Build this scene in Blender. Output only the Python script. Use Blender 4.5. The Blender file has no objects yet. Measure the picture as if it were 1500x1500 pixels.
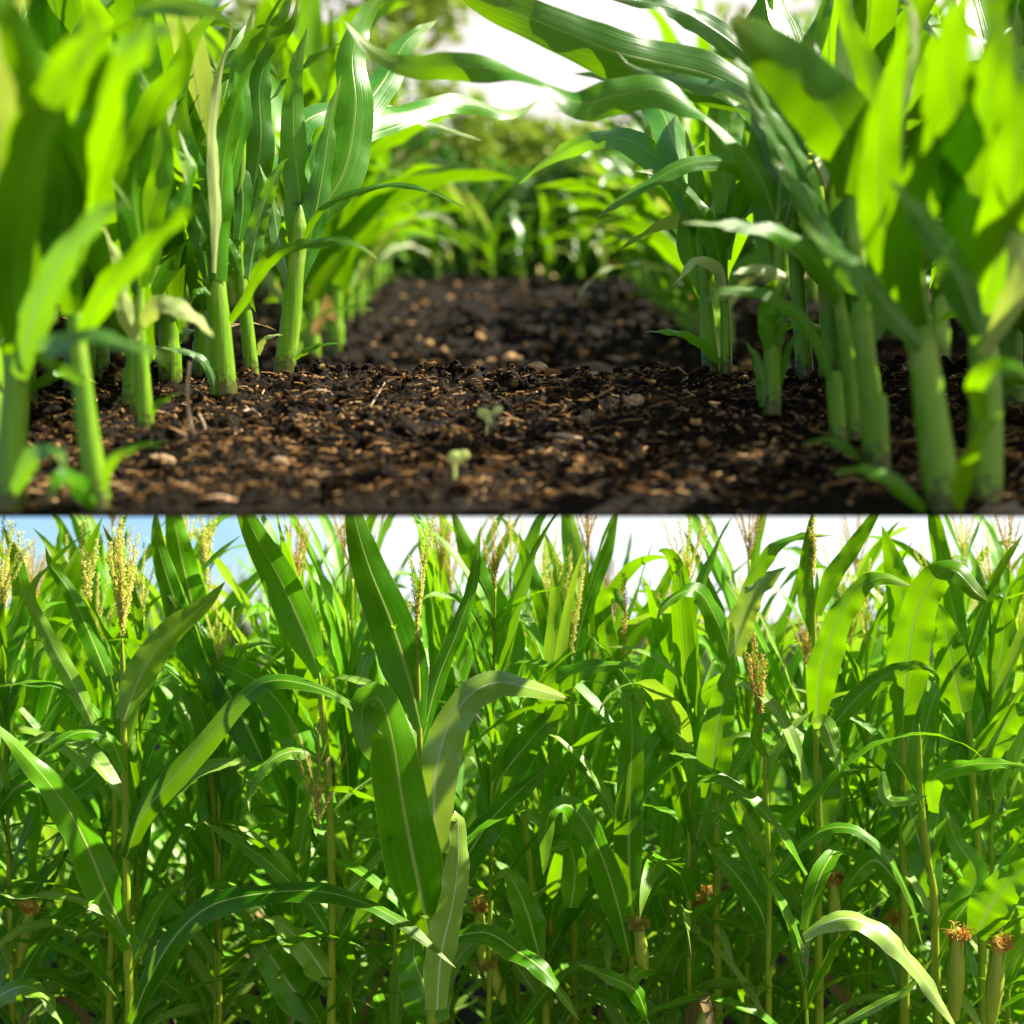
import bpy, math, random
import numpy as np
from mathutils import Vector

R = math.radians
# ---------------------------------------------------------------- camera, sky, sun, exposure
EYE = 2.65                 # eye height above the field, m
FPX = 2083.3               # focal length in pixels of a 1500 px wide picture
HZN = 920.0                # picture row of the horizon
scene = bpy.context.scene
cam_data = bpy.data.cameras.new('camera')
cam = bpy.data.objects.new('camera', cam_data)
scene.collection.objects.link(cam)
cam.location = (0, 0, EYE)
cam.rotation_euler = (R(90), 0, 0)
cam_data.sensor_width = 36.0
cam_data.lens = 50.0
cam_data.shift_y = (HZN - 750.0) / 1500.0
cam_data.clip_start = 0.05
cam_data.clip_end = 3000
cam_data.dof.use_dof = True
cam_data.dof.focus_distance = 5.35
cam_data.dof.aperture_fstop = 0.98
scene.camera = cam

SUN_AZ = R(15)             # from +X (right) towards +Y (away)
SUN_EL = R(52)
sun_dir = Vector((math.cos(SUN_EL) * math.cos(SUN_AZ), math.cos(SUN_EL) * math.sin(SUN_AZ), math.sin(SUN_EL)))
sd = bpy.data.lights.new('sun', 'SUN')
sd.energy = 5.0
sd.angle = R(0.5)
sd.color = (1.0, 0.94, 0.77)
sun = bpy.data.objects.new('sun', sd)
scene.collection.objects.link(sun)
sun.rotation_euler = (-sun_dir).to_track_quat('-Z', 'Y').to_euler()
sun.location = (8, 6, 12)

world = bpy.data.worlds.new('World')
scene.world = world
world.use_nodes = True
wn, wl = world.node_tree.nodes, world.node_tree.links
wn.clear()
wo = wn.new('ShaderNodeOutputWorld')
bg = wn.new('ShaderNodeBackground')
bg.inputs['Strength'].default_value = 0.045
sky = wn.new('ShaderNodeTexSky')
sky.sky_type = 'NISHITA'
sky.sun_disc = False
sky.sun_elevation = SUN_EL
sky.sun_rotation = R(90) - SUN_AZ
sky.altitude = 0
sky.air_density = 1.0
sky.dust_density = 0.3
sky.ozone_density = 2.0
tc = wn.new('ShaderNodeTexCoord')
mp = wn.new('ShaderNodeMapping'); mp.inputs['Scale'].default_value = (1.2, 1.2, 4.5); mp.inputs['Location'].default_value = (0.3, 0.1, 0.0)
nz = wn.new('ShaderNodeTexNoise'); nz.inputs['Scale'].default_value = 2.2; nz.inputs['Detail'].default_value = 7; nz.inputs['Roughness'].default_value = 0.55
sepw = wn.new('ShaderNodeSeparateXYZ')
# cloud bank: covers the sky to the right and overhead, leaves blue to the left
ma = wn.new('ShaderNodeMath'); ma.operation = 'MULTIPLY_ADD'; ma.inputs[1].default_value = 1.3; ma.inputs[2].default_value = 0.2
mz = wn.new('ShaderNodeMath'); mz.operation = 'MULTIPLY_ADD'; mz.inputs[1].default_value = -2.6
mx0 = wn.new('ShaderNodeMath'); mx0.operation = 'SUBTRACT'; mx0.inputs[1].default_value = 0.42
mx1 = wn.new('ShaderNodeMath'); mx1.operation = 'MAXIMUM'; mx1.inputs[1].default_value = 0.0
ms = wn.new('ShaderNodeMath'); ms.operation = 'ADD'
rp = wn.new('ShaderNodeValToRGB')
rp.color_ramp.elements[0].position = 0.36; rp.color_ramp.elements[0].color = (0, 0, 0, 1)
rp.color_ramp.elements[1].position = 0.62; rp.color_ramp.elements[1].color = (1, 1, 1, 1)
tint = wn.new('ShaderNodeMix'); tint.data_type = 'RGBA'; tint.blend_type = 'MULTIPLY'; tint.inputs[0].default_value = 1.0
tint.inputs[7].default_value = (0.75, 1.0, 1.35, 1)
cl = wn.new('ShaderNodeMix'); cl.data_type = 'RGBA'
cpk = wn.new('ShaderNodeMix'); cpk.data_type = 'RGBA'
cpk.inputs[6].default_value = (8.2, 8.6, 8.9, 1); cpk.inputs[7].default_value = (8.6, 7.9, 7.7, 1)
wl.new(tc.outputs['Generated'], mp.inputs['Vector'])
wl.new(mp.outputs['Vector'], nz.inputs['Vector'])
wl.new(tc.outputs['Generated'], sepw.inputs[0])
wl.new(sepw.outputs['X'], ma.inputs[0])
wl.new(sepw.outputs['Z'], mx0.inputs[0]); wl.new(mx0.outputs[0], mx1.inputs[0]); wl.new(mx1.outputs[0], mz.inputs[0])
mr_ = wn.new('ShaderNodeMapRange'); mr_.inputs['From Min'].default_value = 0.08; mr_.inputs['From Max'].default_value = 0.2; mr_.inputs['To Max'].default_value = 0.5
wl.new(sepw.outputs['Z'], mr_.inputs['Value'])
mad = wn.new('ShaderNodeMath'); mad.operation = 'ADD'
wl.new(ma.outputs[0], mad.inputs[0]); wl.new(mr_.outputs[0], mad.inputs[1])
wl.new(mad.outputs[0], mz.inputs[2])
wl.new(mz.outputs[0], ms.inputs[0])
wl.new(nz.outputs['Fac'], ms.inputs[1])
wl.new(ms.outputs[0], rp.inputs['Fac'])
wl.new(sky.outputs['Color'], tint.inputs[6])
wl.new(tint.outputs[2], cl.inputs[6])
wl.new(rp.outputs['Color'], cl.inputs[0])
mr2 = wn.new('ShaderNodeMapRange'); mr2.inputs['From Min'].default_value = 0.08; mr2.inputs['From Max'].default_value = 0.25
wl.new(sepw.outputs['Z'], mr2.inputs['Value']); wl.new(mr2.outputs[0], cpk.inputs[0]); wl.new(cpk.outputs[2], cl.inputs[7])
wl.new(cl.outputs[2], bg.inputs['Color'])
wl.new(bg.outputs[0], wo.inputs['Surface'])

vs = scene.view_settings
vs.view_transform = 'Standard'
vs.look = 'None'
vs.exposure = 1.62
vs.gamma = 1.0
vs.use_curve_mapping = False
try:
    scene.cycles.max_bounces = 8
    scene.cycles.transmission_bounces = 6
    scene.cycles.use_denoising = True
except Exception:
    pass

# ---------------------------------------------------------------- helpers
COL = scene.collection

def at(px, py, d):
    """a point d metres ahead of the eye, seen at picture position px, py"""
    return Vector(((px - 750.0) / FPX * d, d, EYE + (HZN - py) / FPX * d))

def mesh_object(name, verts, faces, mat, parent=None, uvs=None, smooth=True, loc=None):
    me = bpy.data.meshes.new(name)
    me.from_pydata([tuple(v) for v in verts], [], faces)
    if uvs is not None:
        lay = me.uv_layers.new(name='UVMap')
        idx = np.zeros(len(me.loops), dtype=np.int32)
        me.loops.foreach_get('vertex_index', idx)
        lay.data.foreach_set('uv', np.asarray(uvs, dtype=np.float32)[idx].ravel())
    if smooth:
        me.polygons.foreach_set('use_smooth', [True] * len(me.polygons))
    me.materials.append(mat)
    o = bpy.data.objects.new(name, me)
    COL.objects.link(o)
    if parent is not None:
        o.parent = parent
    if loc is not None:
        o.location = loc
    return o

def tag(o, label=None, cat=None, group=None, kind=None):
    if label: o['label'] = label
    if cat: o['category'] = cat
    if group: o['group'] = group
    if kind: o['kind'] = kind
    return o

def thing(name, label, cat, loc=(0, 0, 0), group=None):
    o = bpy.data.objects.new(name, None)
    o.empty_display_size = 0.1
    COL.objects.link(o)
    o.location = loc
    return tag(o, label, cat, group)

def copy_tree(o, parent=None):
    c = o.copy()
    COL.objects.link(c)
    c.parent = parent
    for ch in o.children:
        copy_tree(ch, c)
    return c

class MB:
    """collects pieces of ONE part"""
    def __init__(s):
        s.v, s.f, s.u = [], [], []
    def add(s, v, f, u=None):
        n = len(s.v)
        s.v.extend([tuple(x) for x in v])
        s.f.extend([tuple(i + n for i in q) for q in f])
        s.u.extend(u if u is not None else [(0.5, 0.5)] * len(v))
    def build(s, name, mat, parent=None, smooth=True, loc=None):
        return mesh_object(name, s.v, s.f, mat, parent, s.u, smooth, loc)

def spline(pts, n):
    """Catmull-Rom through the points, even in parameter"""
    P = np.array([list(p) for p in pts], dtype=float)
    if len(P) == 2:
        P = np.vstack([P[0], (P[0] + P[1]) / 2, P[1]])
    ext = np.vstack([2 * P[0] - P[1], P, 2 * P[-1] - P[-2]])
    seg = np.linalg.norm(np.diff(P, axis=0), axis=1)
    cum = np.concatenate([[0], np.cumsum(seg)])
    out = []
    for s in np.linspace(0, cum[-1], n):
        k = min(max(np.searchsorted(cum, s, side='right') - 1, 0), len(seg) - 1)
        t = (s - cum[k]) / max(seg[k], 1e-9)
        p0, p1, p2, p3 = ext[k], ext[k + 1], ext[k + 2], ext[k + 3]
        out.append(0.5 * ((2 * p1) + (-p0 + p2) * t + (2 * p0 - 5 * p1 + 4 * p2 - p3) * t * t + (-p0 + 3 * p1 - 3 * p2 + p3) * t ** 3))
    return np.array(out)

def unit(a):
    return a / np.maximum(np.linalg.norm(a, axis=-1, keepdims=True), 1e-9)

def tangents(C):
    return unit(np.gradient(C, axis=0))

def tube(pts, radii, sides=10, n=None, cap=True):
    """pts: control points, radii per control point -> verts, faces, uvs"""
    n = n or max(6, 4 * len(pts))
    C = spline(pts, n)
    P = np.array([list(p) for p in pts], dtype=float)
    cum = np.concatenate([[0], np.cumsum(np.linalg.norm(np.diff(P, axis=0), axis=1))])
    rr = np.interp(np.linspace(0, cum[-1], n), cum, radii)
    T = tangents(C)
    a = np.array([1.0, 0.13, 0.07])
    V, F, U = [], [], []
    for i in range(n):
        s1 = a - T[i] * np.dot(a, T[i]); s1 /= np.linalg.norm(s1)
        s2 = np.cross(T[i], s1)
        for k in range(sides):
            th = 2 * math.pi * k / sides
            V.append(C[i] + rr[i] * (math.cos(th) * s1 + math.sin(th) * s2))
            U.append((k / sides, cum[-1] * i / (n - 1)))
    for i in range(n - 1):
        for k in range(sides):
            k2 = (k + 1) % sides
            F.append((i * sides + k, i * sides + k2, (i + 1) * sides + k2, (i + 1) * sides + k))
    if cap:
        F.append(tuple(range(sides))[::-1])
        F.append(tuple((n - 1) * sides + k for k in range(sides)))
    return V, F, U

def ribbon(C, S, W, rng, fold=0.25, wave=0.12, nac=7, base=0.45, p=2.4, q=0.9, freq=5.0):
    """leaf blade along centres C with side vectors S; W half-width"""
    n = len(C)
    T = tangents(C)
    S = unit(S - T * np.sum(S * T, axis=1, keepdims=True))
    N = np.cross(T, S)
    t = np.linspace(0, 1, n)
    x = np.clip(t / 0.28, 0, 1)
    prof = (base + (1 - base) * x * x * (3 - 2 * x)) * np.power(np.clip(1 - t ** p, 0, 1), q)
    prof[-1] = 0.01
    ph = [rng.uniform(0, 6.28), rng.uniform(0, 6.28)]
    fr = [freq * rng.uniform(0.8, 1.3), freq * rng.uniform(0.8, 1.3)]
    fo = fold * (1.0 - 0.55 * t)
    V, U, F = [], [], []
    js = np.linspace(-1, 1, nac)
    for i in range(n):
        w = W * prof[i]
        for j in js:
            sidx = 0 if j < 0 else 1
            aj = abs(j)
            env = min(1, t[i] * 4) * min(1, (1 - t[i]) * 5)
            wv = wave * (aj ** 1.6) * math.sin(fr[sidx] * 6.283 * t[i] + ph[sidx]) * env
            wv += 0.35 * wave * aj * math.sin(fr[sidx] * 15.1 * t[i] + 2 * ph[sidx]) * env
            off = w * (fo[i] * aj ** 1.3) + W * wv
            wj = w * j * (1 - 0.12 * fo[i])
            V.append(C[i] + S[i] * wj + N[i] * off)
            U.append(((j + 1) / 2, t[i]))
    for i in range(n - 1):
        for k in range(nac - 1):
            a = i * nac + k
            F.append((a, a + 1, a + nac + 1, a + nac))
    return V, F, U

def rot_about(v, axis, ang):
    c, s = np.cos(ang)[:, None], np.sin(ang)[:, None]
    return v * c + np.cross(axis, v) * s + axis * np.sum(axis * v, axis=1, keepdims=True) * (1 - c)

# ---------------------------------------------------------------- materials
def new_mat(name):
    m = bpy.data.materials.new(name)
    m.use_nodes = True
    m.node_tree.nodes.clear()
    return m, m.node_tree.nodes, m.node_tree.links

def mixrgb(n, l, fac, a, b, blend='MIX'):
    x = n.new('ShaderNodeMix'); x.data_type = 'RGBA'; x.blend_type = blend
    for sock, val in ((x.inputs[0], fac), (x.inputs[6], a), (x.inputs[7], b)):
        if hasattr(val, 'links') or hasattr(val, 'is_linked'):
            l.new(val, sock)
        elif isinstance(val, (int, float)):
            sock.default_value = val
        else:
            sock.default_value = (*val, 1)
    return x.outputs[2]

def math_node(n, l, op, a, b=None, c=None):
    x = n.new('ShaderNodeMath'); x.operation = op
    for i, v in enumerate((a, b, c)):
        if v is None: continue
        if isinstance(v, (int, float)): x.inputs[i].default_value = v
        else: l.new(v, x.inputs[i])
    return x.outputs[0]

def leaf_material(name, dark, light, under, trans, rib, tfac=0.42, rough=0.38, spec=0.5):
    m, n, l = new_mat(name)
    out = n.new('ShaderNodeOutputMaterial')
    uv = n.new('ShaderNodeUVMap'); uv.uv_map = 'UVMap'
    oi = n.new('ShaderNodeObjectInfo')
    sp = n.new('ShaderNodeSeparateXYZ'); l.new(uv.outputs[0], sp.inputs[0])
    u, v = sp.outputs['X'], sp.outputs['Y']
    # long veins
    cb = n.new('ShaderNodeCombineXYZ')
    l.new(math_node(n, l, 'MULTIPLY', u, 34.0), cb.inputs[0])
    l.new(math_node(n, l, 'MULTIPLY', v, 1.6), cb.inputs[1])
    l.new(math_node(n, l, 'MULTIPLY', oi.outputs['Random'], 50.0), cb.inputs[2])
    vn = n.new('ShaderNodeTexNoise'); vn.inputs['Scale'].default_value = 1.0; vn.inputs['Detail'].default_value = 2
    l.new(cb.outputs[0], vn.inputs['Vector'])
    # blotches
    tcn = n.new('ShaderNodeTexCoord')
    bn = n.new('ShaderNodeTexNoise'); bn.inputs['Scale'].default_value = 7.0; bn.inputs['Detail'].default_value = 4
    l.new(tcn.outputs['Object'], bn.inputs['Vector'])
    fac = math_node(n, l, 'MULTIPLY_ADD', vn.outputs['Fac'], 0.9, math_node(n, l, 'MULTIPLY_ADD', bn.outputs['Fac'], 0.8, math_node(n, l, 'MULTIPLY_ADD', oi.outputs['Random'], 0.55, -0.75)))
    fac = math_node(n, l, 'MINIMUM', math_node(n, l, 'MAXIMUM', fac, 0.0), 1.0)
    top = mixrgb(n, l, fac, dark, light)
    geo = n.new('ShaderNodeNewGeometry')
    col = mixrgb(n, l, math_node(n, l, 'MULTIPLY', geo.outputs['Backfacing'], 0.6), top, under)
    # fine dry specks, a little yellowing to the tip
    sn = n.new('ShaderNodeTexNoise'); sn.inputs['Scale'].default_value = 90.0; sn.inputs['Detail'].default_value = 3
    l.new(tcn.outputs['Object'], sn.inputs['Vector'])
    speck = math_node(n, l, 'MULTIPLY', math_node(n, l, 'GREATER_THAN', sn.outputs['Fac'], 0.74), 0.45)
    col = mixrgb(n, l, speck, col, (0.45, 0.42, 0.14))
    tip = math_node(n, l, 'MULTIPLY', math_node(n, l, 'POWER', v, 9.0), 0.55)
    col = mixrgb(n, l, tip, col, (0.36, 0.33, 0.05))
    # midrib
    du = math_node(n, l, 'ABSOLUTE', math_node(n, l, 'SUBTRACT', u, 0.5))
    rw = math_node(n, l, 'MULTIPLY_ADD', v, -0.035, 0.05)
    ribm = n.new('ShaderNodeMapRange'); ribm.interpolation_type = 'SMOOTHSTEP'
    l.new(math_node(n, l, 'DIVIDE', du, rw), ribm.inputs['Value'])
    ribm.inputs['From Min'].default_value = 1.15; ribm.inputs['From Max'].default_value = 0.55
    ribf = math_node(n, l, 'MULTIPLY', ribm.outputs[0], 0.85)
    col = mixrgb(n, l, ribf, col, rib)
    edge = math_node(n, l, 'GREATER_THAN', du, 0.485)
    col = mixrgb(n, l, math_node(n, l, 'MULTIPLY', edge, 0.45), col, rib)
    tcol = mixrgb(n, l, fac, tuple(c * 0.8 for c in trans), trans)
    tcol = mixrgb(n, l, math_node(n, l, 'MULTIPLY', ribf, 0.7), tcol, tuple(c * 0.45 for c in rib))
    bmp = n.new('ShaderNodeBump'); bmp.inputs['Strength'].default_value = 0.35; bmp.inputs['Distance'].default_value = 0.004
    l.new(math_node(n, l, 'ADD', vn.outputs['Fac'], ribm.outputs[0]), bmp.inputs['Height'])
    pr = n.new('ShaderNodeBsdfPrincipled')
    pr.inputs['Roughness'].default_value = rough
    pr.inputs['Specular IOR Level'].default_value = spec
    l.new(col, pr.inputs['Base Color']); l.new(bmp.outputs[0], pr.inputs['Normal'])
    rr = math_node(n, l, 'MULTIPLY_ADD', bn.outputs['Fac'], 0.3, rough - 0.15)
    l.new(rr, pr.inputs['Roughness'])
    tl = n.new('ShaderNodeBsdfTranslucent'); l.new(tcol, tl.inputs['Color']); l.new(bmp.outputs[0], tl.inputs['Normal'])
    mx = n.new('ShaderNodeMixShader'); mx.inputs[0].default_value = tfac
    l.new(pr.outputs[0], mx.inputs[1]); l.new(tl.outputs[0], mx.inputs[2])
    l.new(mx.outputs[0], out.inputs['Surface'])
    return m

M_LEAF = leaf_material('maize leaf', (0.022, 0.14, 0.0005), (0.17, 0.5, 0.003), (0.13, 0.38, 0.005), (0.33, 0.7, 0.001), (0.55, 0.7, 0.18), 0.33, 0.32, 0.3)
M_LEAF_PALE = leaf_material('pale maize leaf', (0.16, 0.42, 0.02), (0.34, 0.58, 0.06), (0.3, 0.5, 0.08), (0.42, 0.7, 0.02), (0.75, 0.85, 0.45), 0.38, 0.3, 0.45)
M_YOUNG = leaf_material('young maize leaf', (0.02, 0.12, 0.001), (0.1, 0.34, 0.002), (0.09, 0.26, 0.01), (0.29, 0.6, 0.0005), (0.24, 0.42, 0.04), 0.38, 0.34, 0.32)
M_YOUNG_PALE = leaf_material('pale young leaf', (0.4, 0.52, 0.14), (0.62, 0.7, 0.3), (0.44, 0.54, 0.28), (0.5, 0.62, 0.06), (0.6, 0.66, 0.35), 0.3, 0.42)
M_YOUNG_GREY = leaf_material('dull young leaf', (0.035, 0.15, 0.015), (0.12, 0.3, 0.05), (0.15, 0.3, 0.09), (0.25, 0.55, 0.01), (0.4, 0.52, 0.25), 0.32, 0.3, 0.5)
M_LEAF_SUN_TINT = leaf_material('glossy maize leaf with sun tint', (0.3, 0.55, 0.06), (0.5, 0.7, 0.15), (0.42, 0.62, 0.14), (0.5, 0.72, 0.04), (0.85, 0.9, 0.6), 0.25, 0.24, 0.9)  # glossy leaf; the pale base colour paints in the sun's highlight
M_DEAD = leaf_material('dead leaf', (0.2, 0.12, 0.04), (0.46, 0.32, 0.14), (0.36, 0.25, 0.12), (0.4, 0.26, 0.08), (0.55, 0.42, 0.2), 0.3, 0.7, 0.2)

def stalk_material(name, a, b, streak, dirt=0.0):
    m, n, l = new_mat(name)
    out = n.new('ShaderNodeOutputMaterial')
    tcn = n.new('ShaderNodeTexCoord')
    mp_ = n.new('ShaderNodeMapping'); mp_.inputs['Scale'].default_value = (110, 110, 2.0)
    l.new(tcn.outputs['Object'], mp_.inputs['Vector'])
    no = n.new('ShaderNodeTexNoise'); no.inputs['Scale'].default_value = 1.5; no.inputs['Detail'].default_value = 3
    l.new(mp_.outputs[0], no.inputs['Vector'])
    n2 = n.new('ShaderNodeTexNoise'); n2.inputs['Scale'].default_value = 6
    l.new(tcn.outputs['Object'], n2.inputs['Vector'])
    c = mixrgb(n, l, no.outputs['Fac'], a, b)
    st = n.new('ShaderNodeMapRange'); l.new(n2.outputs['Fac'], st.inputs['Value'])
    st.inputs['From Min'].default_value = 0.5; st.inputs['From Max'].default_value = 0.7; st.inputs['To Max'].default_value = 0.5
    c = mixrgb(n, l, st.outputs[0], c, streak)
    if dirt:
        sz = n.new('ShaderNodeSeparateXYZ'); l.new(tcn.outputs['Object'], sz.inputs[0])
        n3 = n.new('ShaderNodeTexNoise'); n3.inputs['Scale'].default_value = 55; n3.inputs['Detail'].default_value = 5
        l.new(tcn.outputs['Object'], n3.inputs['Vector'])
        dm = n.new('ShaderNodeMapRange'); l.new(math_node(n, l, 'MULTIPLY_ADD', n3.outputs['Fac'], -0.22, sz.outputs['Z']), dm.inputs['Value'])
        dm.inputs['From Min'].default_value = -0.035; dm.inputs['From Max'].default_value = -0.085; dm.inputs['To Max'].default_value = 1.0
        c = mixrgb(n, l, math_node(n, l, 'MULTIPLY', dm.outputs[0], dirt), c, (0.07, 0.04, 0.02))
    pr = n.new('ShaderNodeBsdfPrincipled'); pr.inputs['Roughness'].default_value = 0.36; pr.inputs['Specular IOR Level'].default_value = 0.35
    l.new(c, pr.inputs['Base Color'])
    bmp = n.new('ShaderNodeBump'); bmp.inputs['Strength'].default_value = 0.7; bmp.inputs['Distance'].default_value = 0.005
    l.new(no.outputs['Fac'], bmp.inputs['Height']); l.new(bmp.outputs[0], pr.inputs['Normal'])
    tl = n.new('ShaderNodeBsdfTranslucent'); l.new(c, tl.inputs['Color'])
    mx = n.new('ShaderNodeMixShader'); mx.inputs[0].default_value = 0.25
    l.new(pr.outputs[0], mx.inputs[1]); l.new(tl.outputs[0], mx.inputs[2])
    l.new(mx.outputs[0], out.inputs['Surface'])
    return m

M_STALK = stalk_material('maize stalk', (0.24, 0.42, 0.012), (0.52, 0.64, 0.04), (0.62, 0.6, 0.08))
M_YSTALK = stalk_material('young stalk', (0.07, 0.26, 0.004), (0.32, 0.55, 0.02), (0.6, 0.68, 0.16), 0.8)

def simple_mat(name, a, b, scale=20.0, rough=0.7, trans=0.0, detail=4, bump=0.4, dist=0.004, lo=0.3, hi=0.7):
    m, n, l = new_mat(name)
    out = n.new('ShaderNodeOutputMaterial')
    tcn = n.new('ShaderNodeTexCoord')
    no = n.new('ShaderNodeTexNoise'); no.inputs['Scale'].default_value = scale; no.inputs['Detail'].default_value = detail
    l.new(tcn.outputs['Object'], no.inputs['Vector'])
    mr = n.new('ShaderNodeMapRange'); l.new(no.outputs['Fac'], mr.inputs['Value'])
    mr.inputs['From Min'].default_value = lo; mr.inputs['From Max'].default_value = hi
    c = mixrgb(n, l, mr.outputs[0], a, b)
    pr = n.new('ShaderNodeBsdfPrincipled'); pr.inputs['Roughness'].default_value = rough; pr.inputs['Specular IOR Level'].default_value = 0.08 if rough > .65 else 0.3
    l.new(c, pr.inputs['Base Color'])
    bmp = n.new('ShaderNodeBump'); bmp.inputs['Strength'].default_value = bump; bmp.inputs['Distance'].default_value = dist
    l.new(no.outputs['Fac'], bmp.inputs['Height']); l.new(bmp.outputs[0], pr.inputs['Normal'])
    if trans > 0:
        tl = n.new('ShaderNodeBsdfTranslucent'); l.new(c, tl.inputs['Color'])
        mx = n.new('ShaderNodeMixShader'); mx.inputs[0].default_value = trans
        l.new(pr.outputs[0], mx.inputs[1]); l.new(tl.outputs[0], mx.inputs[2])
        l.new(mx.outputs[0], out.inputs['Surface'])
    else:
        l.new(pr.outputs[0], out.inputs['Surface'])
    return m

def crumb_mat(name, cols, rough=0.8):
    """each crumb its own tone: colour picked by island"""
    m, n, l = new_mat(name)
    out = n.new('ShaderNodeOutputMaterial')
    geo = n.new('ShaderNodeNewGeometry')
    r = n.new('ShaderNodeValToRGB'); r.color_ramp.interpolation = 'LINEAR'
    el = r.color_ramp.elements
    el[0].position = 0; el[0].color = (*cols[0][1], 1)
    el[1].position = 1; el[1].color = (*cols[-1][1], 1)
    for p_, c_ in cols[1:-1]:
        e = el.new(p_); e.color = (*c_, 1)
    l.new(geo.outputs['Random Per Island'], r.inputs['Fac'])
    pr = n.new('ShaderNodeBsdfPrincipled'); pr.inputs['Roughness'].default_value = rough; pr.inputs['Specular IOR Level'].default_value = 0.08 if rough > .65 else 0.3
    l.new(r.outputs[0], pr.inputs['Base Color'])
    tcn = n.new('ShaderNodeTexCoord')
    no = n.new('ShaderNodeTexNoise'); no.inputs['Scale'].default_value = 150; no.inputs['Detail'].default_value = 3
    l.new(tcn.outputs['Object'], no.inputs['Vector'])
    bmp = n.new('ShaderNodeBump'); bmp.inputs['Strength'].default_value = 0.6; bmp.inputs['Distance'].default_value = 0.003
    l.new(no.outputs['Fac'], bmp.inputs['Height']); l.new(bmp.outputs[0], pr.inputs['Normal'])
    l.new(pr.outputs[0], out.inputs['Surface'])
    return m

M_SOIL = simple_mat('dark soil', (0.002, 0.0015, 0.001), (0.02, 0.012, 0.005), 45.0, 0.85, 0, 8, 0.9, 0.012, 0.35, 0.75)
M_CRUMB = crumb_mat('soil crumbs', [(0, (0.004, 0.002, 0.001)), (0.62, (0.011, 0.006, 0.003)), (0.84, (0.045, 0.026, 0.01)), (0.95, (0.26, 0.145, 0.05)), (1, (0.5, 0.3, 0.13))])
M_STRAW = crumb_mat('straw bits', [(0, (0.03, 0.015, 0.006)), (0.45, (0.16, 0.075, 0.022)), (0.8, (0.4, 0.22, 0.08)), (1, (0.6, 0.4, 0.2))])
M_FIELD = simple_mat('field soil', (0.008, 0.009, 0.003), (0.022, 0.02, 0.007), 3.0, 0.9, 0, 8)
M_TASSEL = simple_mat('tassel', (0.8, 0.78, 0.18), (0.95, 0.93, 0.45), 60.0, 0.7, 0.5)
M_TASSEL_DRY = simple_mat('dry tassel', (0.66, 0.5, 0.12), (0.85, 0.72, 0.3), 60.0, 0.7, 0.5)
M_HUSK = stalk_material('ear husk', (0.34, 0.5, 0.03), (0.62, 0.72, 0.08), (0.74, 0.74, 0.2))
M_SILK_B = simple_mat('brown silk', (0.62, 0.17, 0.015), (0.95, 0.74, 0.16), 22.0, 0.6, 0.25)
M_SILK_Y = simple_mat('yellow silk', (0.5, 0.38, 0.06), (0.7, 0.62, 0.14), 40.0, 0.6, 0.3)
M_SPROUT = simple_mat('seedling', (0.62, 0.74, 0.16), (0.85, 0.88, 0.5), 30.0, 0.5, 0.4)
M_STONE = simple_mat('tan stone', (0.3, 0.17, 0.08), (0.6, 0.42, 0.26), 55.0, 0.8, 0, 5, 0.9, 0.01)
M_TWIG = simple_mat('bleached wood', (0.32, 0.2, 0.13), (0.6, 0.45, 0.33), 70.0, 0.75, 0, 5, 0.8, 0.006)
M_TIMBER = simple_mat('timber', (0.16, 0.1, 0.06), (0.3, 0.2, 0.12), 12.0, 0.8)
M_BUSH = simple_mat('bush leaves', (0.03, 0.12, 0.01), (0.1, 0.26, 0.02), 3.0, 0.6, 0.35)
M_BUSH2 = simple_mat('yellow green leaves', (0.16, 0.28, 0.02), (0.36, 0.46, 0.05), 3.0, 0.6, 0.35)
M_DRY = simple_mat('dry grass bank', (0.14, 0.17, 0.03), (0.42, 0.33, 0.17), 0.9, 0.9, 0, 6)
M_BARK = simple_mat('bark', (0.14, 0.09, 0.06), (0.28, 0.2, 0.15), 9.0, 0.9)

# ---------------------------------------------------------------- ground, raised beds
rngs = random.Random(5)
def noise2(x, y, seed=0):
    """cheap smooth value noise on arrays"""
    xi, yi = np.floor(x).astype(np.int64), np.floor(y).astype(np.int64)
    fx, fy = x - xi, y - yi
    fx, fy = fx * fx * (3 - 2 * fx), fy * fy * (3 - 2 * fy)
    def h(a, b):
        k = (a * 374761393 + b * 668265263 + seed * 974634777) & 0xffffffff
        k = ((k ^ (k >> 13)) * 1274126177) & 0xffffffff
        return ((k ^ (k >> 16)) & 0xffff) / 65535.0
    return (h(xi, yi) * (1 - fx) + h(xi + 1, yi) * fx) * (1 - fy) + (h(xi, yi + 1) * (1 - fx) + h(xi + 1, yi + 1) * fx) * fy

B1_Y0, B1_Y1 = 3.4, 5.2
B1_K = 0.366
B1_Z0 = EYE + (HZN - 750) / FPX * B1_Y0
B2_Y0, B2_Y1 = 9.5, 19.5
B2_K = 0.309
B2_Z0 = EYE + (HZN - 548) / FPX * B2_Y0

def bed1_z(x, y):
    x, y = np.asarray(x, float), np.asarray(y, float)
    e = np.clip((y - B1_Y0) / 0.1, 0, 1)
    n = (noise2(x * 5, y * 5, 1) - 0.5) * 0.05 + (noise2(x * 13, y * 13, 2) - 0.5) * 0.05 + (noise2(x * 30, y * 30, 3) - 0.5) * 0.045
    return B1_Z0 + B1_K * (y - B1_Y0) + n * e
def bed2_z(x, y):
    x, y = np.asarray(x, float), np.asarray(y, float)
    n = (noise2(x * 2.2, y * 2.2, 4) - 0.5) * 0.12 + (noise2(x * 6, y * 6, 5) - 0.5) * 0.08 + (noise2(x * 15, y * 15, 6) - 0.5) * 0.05
    return B2_Z0 + B2_K * (y - B2_Y0) + n
def bed1(px, d): return float(bed1_z((px - 750) / FPX * d, d))

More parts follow.
